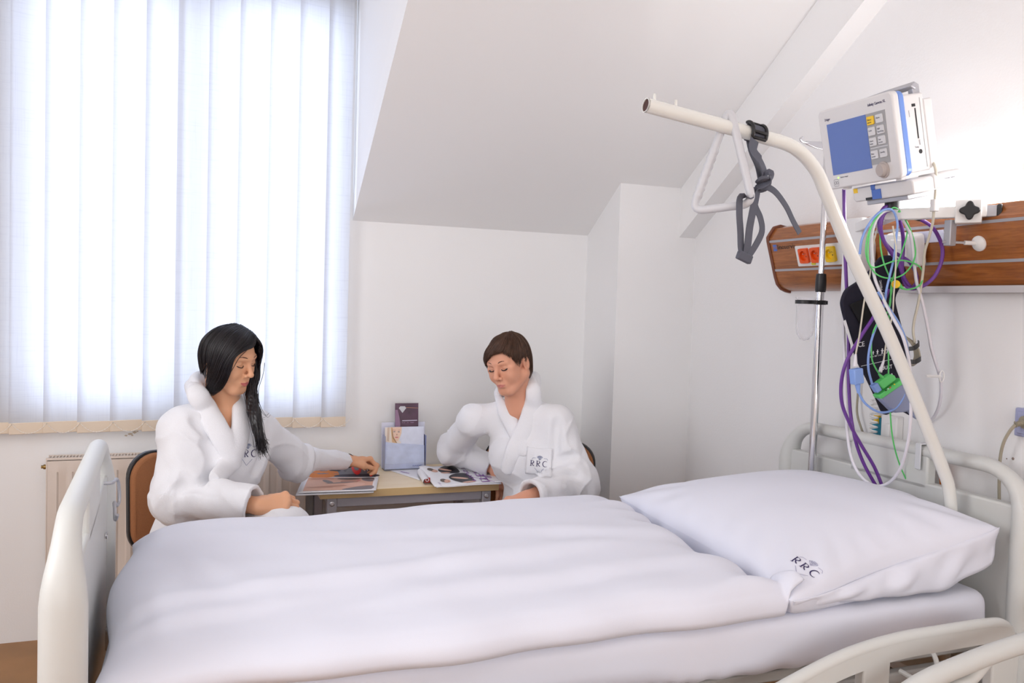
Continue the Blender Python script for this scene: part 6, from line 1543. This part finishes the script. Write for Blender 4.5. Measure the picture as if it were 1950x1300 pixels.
# ---------------------------------------------------------------- woman with long black hair (left)
PX = lambda a, b, y: A3(P(a, b, 'y', y))
def person_one():
    F, L = norm((.64, -.77, 0)), norm((.77, .64, 0)); U = np.array([0, 0, 1.0])
    t = thing('person', 'woman with long black hair in a white bathrobe seated before the window blind', 'person', (.03, 2.92, 0))
    rs, ls = PX(346, 818, 2.815), PX(492, 822, 2.965); chest = PX(415, 858, 2.885); hip = A3((.02, 2.925, .52)); neck = PX(424, 772, 2.90)
    re, rw = PX(345, 940, 2.735), PX(486, 962, 2.60); le, lw = PX(566, 876, 3.09), PX(659, 877, 3.265)
    H = head_frame(48, 14, 3, P(481.5, 717, 'y', 2.775), .915)
    c, f, l, u, sc = H
    # body
    b0 = Sdf((-.35, 2.40, .02), (.60, 3.2, .98), .009)
    RR = np.array([F, L, U]); b0.ell(chest - F * .012, (.098, .150, .15), RR, .05); b0.ell(chest * .45 + hip * .55, (.10, .13, .15), RR, .05); b0.ell(hip, (.12, .165, .11), RR, .05)
    kR, kL = A3((.240, 2.61, .578)), A3((.335, 2.70, .50)); aR, aL = A3((.27, 2.60, .10)), A3((.36, 2.70, .09))
    for kn, an in ((kR, aR), (kL, aL)): b0.cone(hip + (kn - hip) * .12, kn, .078, .055, .03); b0.cone(kn, an, .05, .034, .02); b0.cone(an, an + F * .14 - U * .035, .034, .024, .02)
    for sh, el in ((rs, re), (ls, le)): b0.cone(sh, el, .040, .034, .02); b0.cone(neck - U * .035, sh, .04, .04, .02)
    i0 = b0.obj('body', [M['skin1'], M['lips']], t)
    b1 = Sdf(c - np.array([.20, .20, .36]), c + np.array([.20, .24, .17]), .0021)
    head_sdf(b1, H, neck, chest + F * .004, {'F': F, 'L': L, 'width': .98, 'nose': .86, 'back': .009, 'low': .009}); i1 = b1.obj('b1', [M['skin1'], M['lips']], t, 1, lip_fn(H))
    b2 = Sdf(np.minimum(re, rw) - .08, np.maximum(re, rw) + [.20, .10, .08], .002)
    tipsR = hand_sdf(b2, rw + norm(rw - re) * .012, (.94, .10, .10), (.05, -.62, .78), True, [(52, 38, 20), (46, 42, 22), (44, 44, 24), (40, 44, 26)], .05, ((.018, .022, -.006), (.046, .036, -.020), (.070, .034, -.036), (.090, .026, -.046)), .95, re); i2 = b2.obj('b2', [M['skin1'], M['lips']], t, 1)
    b3 = Sdf(np.minimum(le, lw) - .08, np.maximum(le, lw) + [.20, .10, .08], .002)
    tipsL = hand_sdf(b3, lw + norm(lw - le) * .012, (.93, .26, -.02), (-.05, .22, .97), False, [(50, 62, 44), (40, 70, 48), (36, 72, 50), (34, 70, 50)], .06, ((.016, .022, -.012), (.048, .040, -.026), (.080, .036, -.034), (.104, .024, -.042)), .95, le); i3 = b3.obj('b3', [M['skin1'], M['lips']], t, 1)
    body = join_mesh([i0, i1, i2, i3], 'body')
    nails(tipsR, M['nail_nat'], t, range(4)); nails(tipsL, M['nail'], t)
    face_details(H, t, M['brow'], M['lash'])
    # wrist band
    ax = norm(lw - le); wb = lw + ax * .012; a_ = norm(np.cross(ax, U)); b_ = np.cross(ax, a_)
    bm = bmesh.new(); tube(bm, [V(wb + .0285 * (a_ * math.cos(q) + b_ * .92 * math.sin(q)) + ax * .004 * math.cos(q)) for q in [2 * PI * k / 28 for k in range(28)]], .0022, 8, closed=True); obj('hair_tie', bm, M['black'], t)
    # bathrobe
    spec = dict(F=F, L=L, seed=31, box=((-.34, 2.40, .10), (.72, 3.42, 1.02)), chest=chest, hip=hip, neck=neck, rs=rs, ls=ls, legs=((kR + U * .012, aR + U * .12), (kL + U * .01, aL + U * .12)),
        sleeves=((rs, re, rw - norm(rw - re) * .004, .070, .076, .068, .060), (ls, le, lw - norm(lw - le) * .004, .064, .058, .043, .031)), folds=[(.5, .1, .8), (.2, .4, .9), (.8, .1, .4)],
        opening=((424, 752, .046, .035), (431, 782, .034, .020), (435, 806, .020, .008), (437, 828, .008, .0)), oy=2.80, cbox=((-.16, 2.66, .60), (.36, 3.08, 1.10)),
        creases=[[(392, 842), (402, 858), (407, 880), (400, 905)], [(505, 862), (496, 882), (488, 902)], [(372, 800), (392, 818), (412, 840)], [(350, 905), (380, 915), (410, 905)], [(545, 838), (548, 868), (540, 900)], [(330, 930), (370, 925), (410, 935)]],
        collar=[dict(n=(.25, -.9, .35), pts=((366, 734, .024, 2.99), (375, 748, .031), (391, 776, .033), (409, 808, .033), (426, 838, .031), (438, 864, .028), (446, 884, .020))),
                dict(n=(.55, -.75, .25), pts=((447, 748, .014, 2.93), (455, 764, .024), (459, 790, .030), (457, 825, .031), (448, 856, .031), (432, 886, .030), (408, 914, .024)))])
    robe, hit = robe_build('bathrobe', t, spec); col = collar_build(robe, hit, spec)
    # collar standing round the nape
    cb = Sdf((-.14, 2.74, .86), (.30, 3.10, 1.14), .004)
    nb = [PX(386, 752, 2.82), PX(372, 728, 2.88), PX(376, 716, 2.95), PX(400, 716, 3.00), PX(432, 726, 3.01), PX(462, 744, 2.97)]
    q = catmull([tuple(x) for x in nb], 5)
    for i in range(len(q) - 1): cb.cone(A3(q[i]) - U * .016, A3(q[i + 1]) - U * .016, .019, .019, .012); cb.cone(q[i], q[i + 1], .012, .012, .012)
    cb.obj('collar_back', M['terry'], robe, 1)
    tr = bvh_of(robe); h = hit(470, 864)
    if h is not None: crest(tr, h - V((0, 0, 0)), (.80, .56, -.10), (0, 0, 1), (.42, -.85, .12), .056, parent=robe, mats=(M['navy'], M['logo_blue']), names=('pocket_crest', 'pocket_lettering'))
    # tie belt
    # hair
    W = lambda a, b, d: c + sc * (a * f + b * l + d * u)
    s = Sdf(c - np.array([.22, .22, .30]), c + np.array([.22, .22, .17]), .0026)
    E = lambda p, r, k=.012, sub=False: s.ell(W(*p), [x * sc for x in r], np.array([f, l, u]), k * sc, sub)
    E((-.008, 0, .028), (.090, .078, .083)); E((-.036, 0, -.012), (.056, .062, .070), .03); E((-.050, 0, -.070), (.030, .040, .05), .03)
    E((.100, .006, -.030), (.078, .070, .088), .010, True)                      # the face stays clear
    E((.080, .006, .025), (.040, .050, .040), .008, True)
    front = [PX(484, 690, 2.86), PX(483, 720, 2.855), PX(478, 745, 2.845), PX(481, 770, 2.825), PX(487, 800, 2.79), PX(493, 828, 2.775), PX(498, 852, 2.775)]
    s.d = s.d
    h0 = s.obj('hair', M['hair1'], t, 1)
    s2 = Sdf(np.min(front, 0) - .06, np.max(front, 0) + .06, .003)
    q = catmull([tuple(p) for p in front], 5); rq = np.interp(np.linspace(0, 1, len(q)), [0, .2, .4, .6, .8, 1], [.008, .010, .017, .019, .013, .003])
    for i in range(len(q) - 1): s2.cone(q[i], q[i + 1], rq[i], rq[i + 1], .008)
    s2.disp(lambda x, y, z: -.0014 * np.sin(x * 420 + 2.5 * np.sin(z * 22)) - .001 * np.sin((x + y) * 700 + z * 30))
    h1 = s2.obj('h1', M['hair1'], t, 1)
    bm = bmesh.new()
    strands(bm, [tuple(p) for p in front] + [tuple(PX(503, 868, 2.775))], .0011, 300, .0095, seed=4)
    strands(bm, [tuple(PX(488, 745, 2.83)), tuple(PX(494, 775, 2.81)), tuple(PX(506, 795, 2.79)), tuple(PX(515, 788, 2.79))], .0007, 5, .004, seed=5)
    strands(bm, [tuple(PX(491, 800, 2.785)), tuple(PX(500, 832, 2.775)), tuple(PX(516, 849, 2.775))], .0012, 9, .006, seed=15)
    W0 = W; W = lambda a, b, d: W0(a * .85 if a < 0 else a, b, d * .92 if d > 0 else d)
    g0 = [(.066, .036, .098), (.086, .004, .070), (.083, -.036, .056), (.072, -.061, .028), (.068, -.065, -.030), (.050, -.067, -.086), (.010, -.067, -.132)]
    g1 = [(.045, .030, .112), (.074, -.024, .090), (.072, -.060, .054), (.060, -.077, .010), (.048, -.080, -.044), (.022, -.076, -.096), (-.008, -.067, -.138)]
    g2 = [(.018, .026, .121), (.036, -.044, .104), (.036, -.078, .056), (.028, -.088, .004), (.020, -.088, -.044), (.000, -.082, -.088), (-.020, -.072, -.126)]
    g3 = [(-.016, .022, .123), (-.016, -.044, .104), (-.020, -.080, .056), (-.016, -.088, .020), (-.014, -.088, .002), (-.016, -.087, -.010), (-.020, -.085, -.020)]
    g4 = [(-.050, .016, .110), (-.072, -.030, .090), (-.092, -.054, .050), (-.096, -.060, .004), (-.090, -.056, -.034), (-.086, -.048, -.060), (-.082, -.040, -.082)]
    g5 = [(-.056, .020, .108), (-.086, .010, .090), (-.108, .006, .050), (-.114, .004, .004), (-.106, .002, -.040), (-.094, .0, -.074), (-.084, -.002, -.100)]
    g6 = [(-.052, .030, .108), (-.076, .050, .090), (-.094, .062, .050), (-.098, .068, .004), (-.090, .066, -.040), (-.080, .058, -.074), (-.070, .050, -.100)]
    g7 = [(-.010, .034, .118), (-.010, .066, .098), (-.012, .084, .052), (-.014, .089, .004), (-.018, .086, -.044), (-.022, .080, -.084), (-.024, .074, -.116)]
    g8 = [(.030, .034, .112), (.044, .058, .090), (.046, .078, .050), (.040, .085, .004), (.032, .086, -.046), (.026, .084, -.090), (.020, .080, -.130)]
    g9 = [(.060, .034, .096), (.080, .048, .074), (.083, .060, .046), (.076, .068, .006), (.066, .074, -.040), (.056, .078, -.086), (.046, .078, -.130)]
    sheet(bm, W, [g0, g1, g2], 560, .0011, .0034, 41, sc, .002); sheet(bm, W, [g2, g3], 240, .0011, .0026, 44, sc, .003); sheet(bm, W, [g3, g4, g5], 480, .0011, .0028, 42, sc, .003); sheet(bm, W, [g5, g6, g7, g8, g9], 420, .0012, .0026, 43, sc, .004)
    fr = [(.083, -.020, .060), (.080, -.048, .032), (.073, -.060, -.008), (.058, -.066, -.050), (.036, -.066, -.088)]
    strands(bm, [tuple(W(*p)) for p in fr], .0006, 2, .002, seed=6)
    strands(bm, [tuple(W(*p)) for p in ((.083, .050, .060), (.082, .064, .02), (.074, .072, -.04), (.060, .076, -.09))], .0010, 24, .004, seed=9)
    h2 = obj('h2', bm, M['hair1'], t)
    join_mesh([h0, h1, h2], 'hair')
    return t
person_one()

# ---------------------------------------------------------------- woman with short brown hair (right)
def person_two():
    F, L = norm((-.59, -.81, 0)), norm((.81, -.59, 0)); U = np.array([0, 0, 1.0])
    t = thing('person', 'woman with short brown hair in a white bathrobe beside the pillar', 'person', (1.15, 2.98, 0))
    rs, ls = PX(901, 800, 3.045), PX(1060, 802, 2.835); chest = PX(1018, 858, 2.935); hip = A3((1.315, 2.99, .52)); neck = PX(990, 772, 2.945)
    re, rw = PX(866, 853, 3.30), PX(938, 890, 3.17); le, lw = PX(1096, 918, 2.765), PX(1008, 946, 2.63)
    H = head_frame(-56, 15, 9, P(942.5, 723, 'y', 2.85), .91)
    c, f, l, u, sc = H
    RR = np.array([F, L, U])
    b0 = Sdf((.60, 2.40, .02), (1.60, 3.45, .98), .009)
    b0.ell(chest - F * .012, (.098, .150, .15), RR, .05); b0.ell(chest * .45 + hip * .55, (.10, .13, .15), RR, .05); b0.ell(hip, (.12, .165, .11), RR, .05)
    kR, kL = A3((1.05, 2.70, .53)), A3((1.17, 2.60, .53)); aR, aL = A3((1.03, 2.68, .09)), A3((1.14, 2.58, .09))
    for kn, an in ((kR, aR), (kL, aL)): b0.cone(hip + (kn - hip) * .12, kn, .078, .055, .03); b0.cone(kn, an, .05, .034, .02); b0.cone(an, an + F * .14 - U * .035, .034, .024, .02)
    for sh, el in ((rs, re), (ls, le)): b0.cone(sh, el, .040, .034, .02); b0.cone(neck - U * .035, sh, .04, .04, .02)
    i0 = b0.obj('body', [M['skin2'], M['lips2']], t)
    b1 = Sdf(c - np.array([.20, .20, .36]), c + np.array([.24, .24, .17]), .0021)
    head_sdf(b1, H, neck, chest + F * .004, {'F': F, 'L': L, 'width': 1.13}); i1 = b1.obj('b1', [M['skin2'], M['lips2']], t, 1, lip_fn(H))
    b2 = Sdf(np.minimum(re, rw) - [.08, .12, .20], np.maximum(re, rw) + .08, .002)
    tipsR = hand_sdf(b2, rw + norm(rw - re) * .012, (.26, -.22, -.94), (.62, -.74, .1), True, [(14, 12, 8), (10, 14, 8), (12, 14, 10), (14, 16, 10)], .04, ((.018, .022, -.004), (.048, .034, -.010), (.078, .032, -.014), (.100, .026, -.018)), .95, re); i2 = b2.obj('b2', [M['skin2'], M['lips2']], t, 1)
    b3 = Sdf(np.minimum(le, lw) - [.22, .12, .12], np.maximum(le, lw) + .08, .002)
    tipsL = hand_sdf(b3, lw + norm(lw - le) * .012, (-.80, -.42, -.22), (-.15, -.35, .92), False, [(24, 24, 14), (24, 26, 14), (24, 28, 14), (22, 28, 16)], .05, None, .95, le); i3 = b3.obj('b3', [M['skin2'], M['lips2']], t, 1)
    join_mesh([i0, i1, i2, i3], 'body')
    nails(tipsR, M['nail_nat'], t, range(4)); nails(tipsL, M['nail_nat'], t, range(4))
    face_details(H, t, M['brow'], M['lash'], -.004, 1.7)
    spec = dict(F=F, L=L, seed=57, box=((.58, 2.42, .10), (1.62, 3.50, 1.02)), chest=chest, hip=hip, neck=neck, rs=rs, ls=ls, legs=((kR + U * .012, aR + U * .12), (kL + U * .012, aL + U * .12)),
        sleeves=((rs, re, rw - norm(rw - re) * .002, .053, .060, .054, .042), (ls, le, lw - norm(lw - le) * .004, .058, .074, .068, .056)), folds=[(-.5, .1, .8), (-.2, .4, .9), (.7, .2, .5)],
        opening=((986, 752, .048, .035), (990, 776, .034, .020), (989, 796, .018, .008), (988, 812, .008, .0)), oy=2.86, cbox=((.80, 2.62, .58), (1.42, 3.14, 1.10)),
        creases=[[(1062, 800), (1058, 835), (1056, 868)], [(905, 850), (925, 860), (940, 880)], [(1060, 880), (1080, 872), (1098, 868)], [(1040, 905), (1070, 900), (1100, 905)]],
        collar=[dict(n=(-.5, -.8, .3), pts=((945, 750, .008, 3.03), (953, 766, .015), (961, 784, .023), (974, 806, .027), (988, 834, .026), (998, 858, .022))),
                dict(n=(-.2, -.9, .35), pts=((1012, 720, .018, 2.93), (1016, 744, .026), (1014, 772, .030), (1005, 804, .031), (990, 834, .029), (976, 864, .027), (966, 892, .022)))])
    robe, hit = robe_build('bathrobe', t, spec); collar_build(robe, hit, spec)
    cb = Sdf((.86, 2.78, .86), (1.36, 3.16, 1.14), .004)
    nb = [PX(950, 742, 3.02), PX(966, 730, 3.05), PX(990, 722, 3.05), PX(1012, 716, 3.02), PX(1020, 716, 2.96), PX(1018, 734, 2.89)]
    q = catmull([tuple(x) for x in nb], 5)
    for i in range(len(q) - 1): cb.cone(A3(q[i]) - U * .016, A3(q[i + 1]) - U * .016, .018, .018, .012); cb.cone(q[i], q[i + 1], .011, .011, .012)
    cb.obj('collar_back', M['terry'], robe, 1)
    tr = bvh_of(robe); h = hit(1026, 880)
    if h is not None:
        # patch pocket with the crest
        bm = bmesh.new(); x = V(L); z = V((-.35, -.9, .15)).normalized(); x = (x - z * x.dot(z)).normalized(); y = z.cross(x); y = y if y.z > 0 else -y
        m_ = frame_mat(x, y, z, h); g = [[bm.verts.new(m_ @ V((-.046 + .092 * i / 14, -.044 + .098 * j / 14 - .004 * math.sin(PI * i / 14) * (j == 14), .0))) for i in range(15)] for j in range(15)]
        for j in range(14):
            for i in range(14): bm.faces.new((g[j][i], g[j][i + 1], g[j + 1][i + 1], g[j + 1][i]))
        drape(bm, tr, -z, .0045); pk_ = obj('chest_pocket', bm, M['terry'], robe); md = pk_.modifiers.new('solid', 'SOLIDIFY'); md.thickness = .006; md.offset = -1 if False else 0
        tr2 = bvh_of(pk_)
        crest(tr2, h - V(y) * .006, tuple(x), (0, 0, 1), tuple(z), .050, parent=pk_, mats=(M['navy'], M['logo_blue']), names=('pocket_crest', 'pocket_lettering'))
    W = lambda a, b, d: c + sc * (a * f + b * l + d * u)
    s = Sdf(c - np.array([.20, .20, .20]), c + np.array([.20, .20, .18]), .0022)
    E = lambda p, r, k=.012, sub=False: s.ell(W(*p), [x * sc for x in r], np.array([f, l, u]), k * sc, sub)
    E((-.017, 0, .030), (.095, .078, .090)); E((-.042, 0, -.020), (.058, .068, .068), .03); E((-.055, 0, -.060), (.032, .048, .042), .03)
    E((.104, 0, -.040), (.092, .088, .088), .008, True)
    for sg in (-1, 1): E((-.004, sg * .086, -.016), (.024, .028, .036), .006, True)
    E((.075, -.004, .030), (.040, .052, .036), .008, True)
    h0 = s.obj('hair', M['hair2'], t, 1)
    bm = bmesh.new()
    q0 = [(.000, .030, .122), (.044, .026, .108), (.070, .010, .088), (.083, -.022, .062), (.078, -.046, .042), (.066, -.064, .020)]      # fringe, towards her right
    q1 = [(.000, .034, .122), (.044, .040, .106), (.066, .036, .088), (.080, .020, .072), (.085, .004, .062), (.085, -.010, .054)]
    q2 = [(.000, .038, .121), (.036, .050, .104), (.058, .052, .088), (.070, .048, .074), (.076, .042, .066), (.079, .036, .058)]
    q3 = [(-.004, .040, .121), (.024, .062, .096), (.046, .068, .070), (.056, .069, .050), (.058, .068, .036), (.056, .068, .020)]
    q4 = [(-.010, .040, .121), (.006, .070, .092), (.022, .081, .060), (.032, .081, .034), (.036, .079, .010), (.040, .075, -.018)]
    q5 = [(-.016, .036, .121), (-.012, .070, .094), (-.004, .085, .058), (.004, .087, .036), (.008, .085, .024), (.012, .083, .014)]
    q6 = [(-.022, .032, .120), (-.040, .062, .096), (-.052, .077, .056), (-.054, .078, .010), (-.050, .072, -.036), (-.046, .064, -.072)]
    q7 = [(-.028, .024, .119), (-.066, .040, .096), (-.090, .046, .056), (-.096, .048, .008), (-.088, .042, -.042), (-.076, .034, -.084)]
    q8 = [(-.030, .010, .119), (-.076, .006, .096), (-.106, .000, .056), (-.112, .0, .008), (-.102, .0, -.042), (-.086, .0, -.088)]
    q9 = [(-.026, -.004, .119), (-.062, -.036, .096), (-.088, -.048, .056), (-.094, -.050, .008), (-.086, -.044, -.042), (-.074, -.034, -.084)]
    qa = [(-.016, -.004, .120), (-.024, -.050, .100), (-.030, -.078, .056), (-.030, -.084, .016), (-.030, -.082, .000), (-.030, -.080, -.030)]
    qb = [(-.004, .010, .121), (.016, -.034, .108), (.028, -.070, .066), (.034, -.080, .030), (.034, -.079, .006), (.032, -.076, -.020)]
    qc = [(.000, .026, .122), (.044, -.010, .106), (.066, -.042, .076), (.070, -.060, .046), (.064, -.068, .022), (.056, -.072, .000)]
    sheet(bm, W, [qc, q0, q1, q2], 460, .0011, .0032, 61, sc, .0015); sheet(bm, W, [q2, q3, q4, q5, q6, q7, q8], 760, .0010, .0028, 62, sc, .0008); sheet(bm, W, [q8, q9, qa, qb, qc], 420, .0011, .0024, 63, sc, .0008)
    for k in range(0):
        g = random.Random(900 + k); o = W(-.03 + g.uniform(-.015, .015), g.uniform(-.02, .03), .126); tube(bm, [V(o), V(o + u * .008 + f * .004), V(o + u * .012 + f * .014 * g.uniform(.6, 1.2) + l * g.uniform(-.008, .008))], [.0009, .0008, .0003], 4)
    h2 = obj('h2', bm, M['hair2'], t)
    join_mesh([h0, h2], 'hair')
person_two()
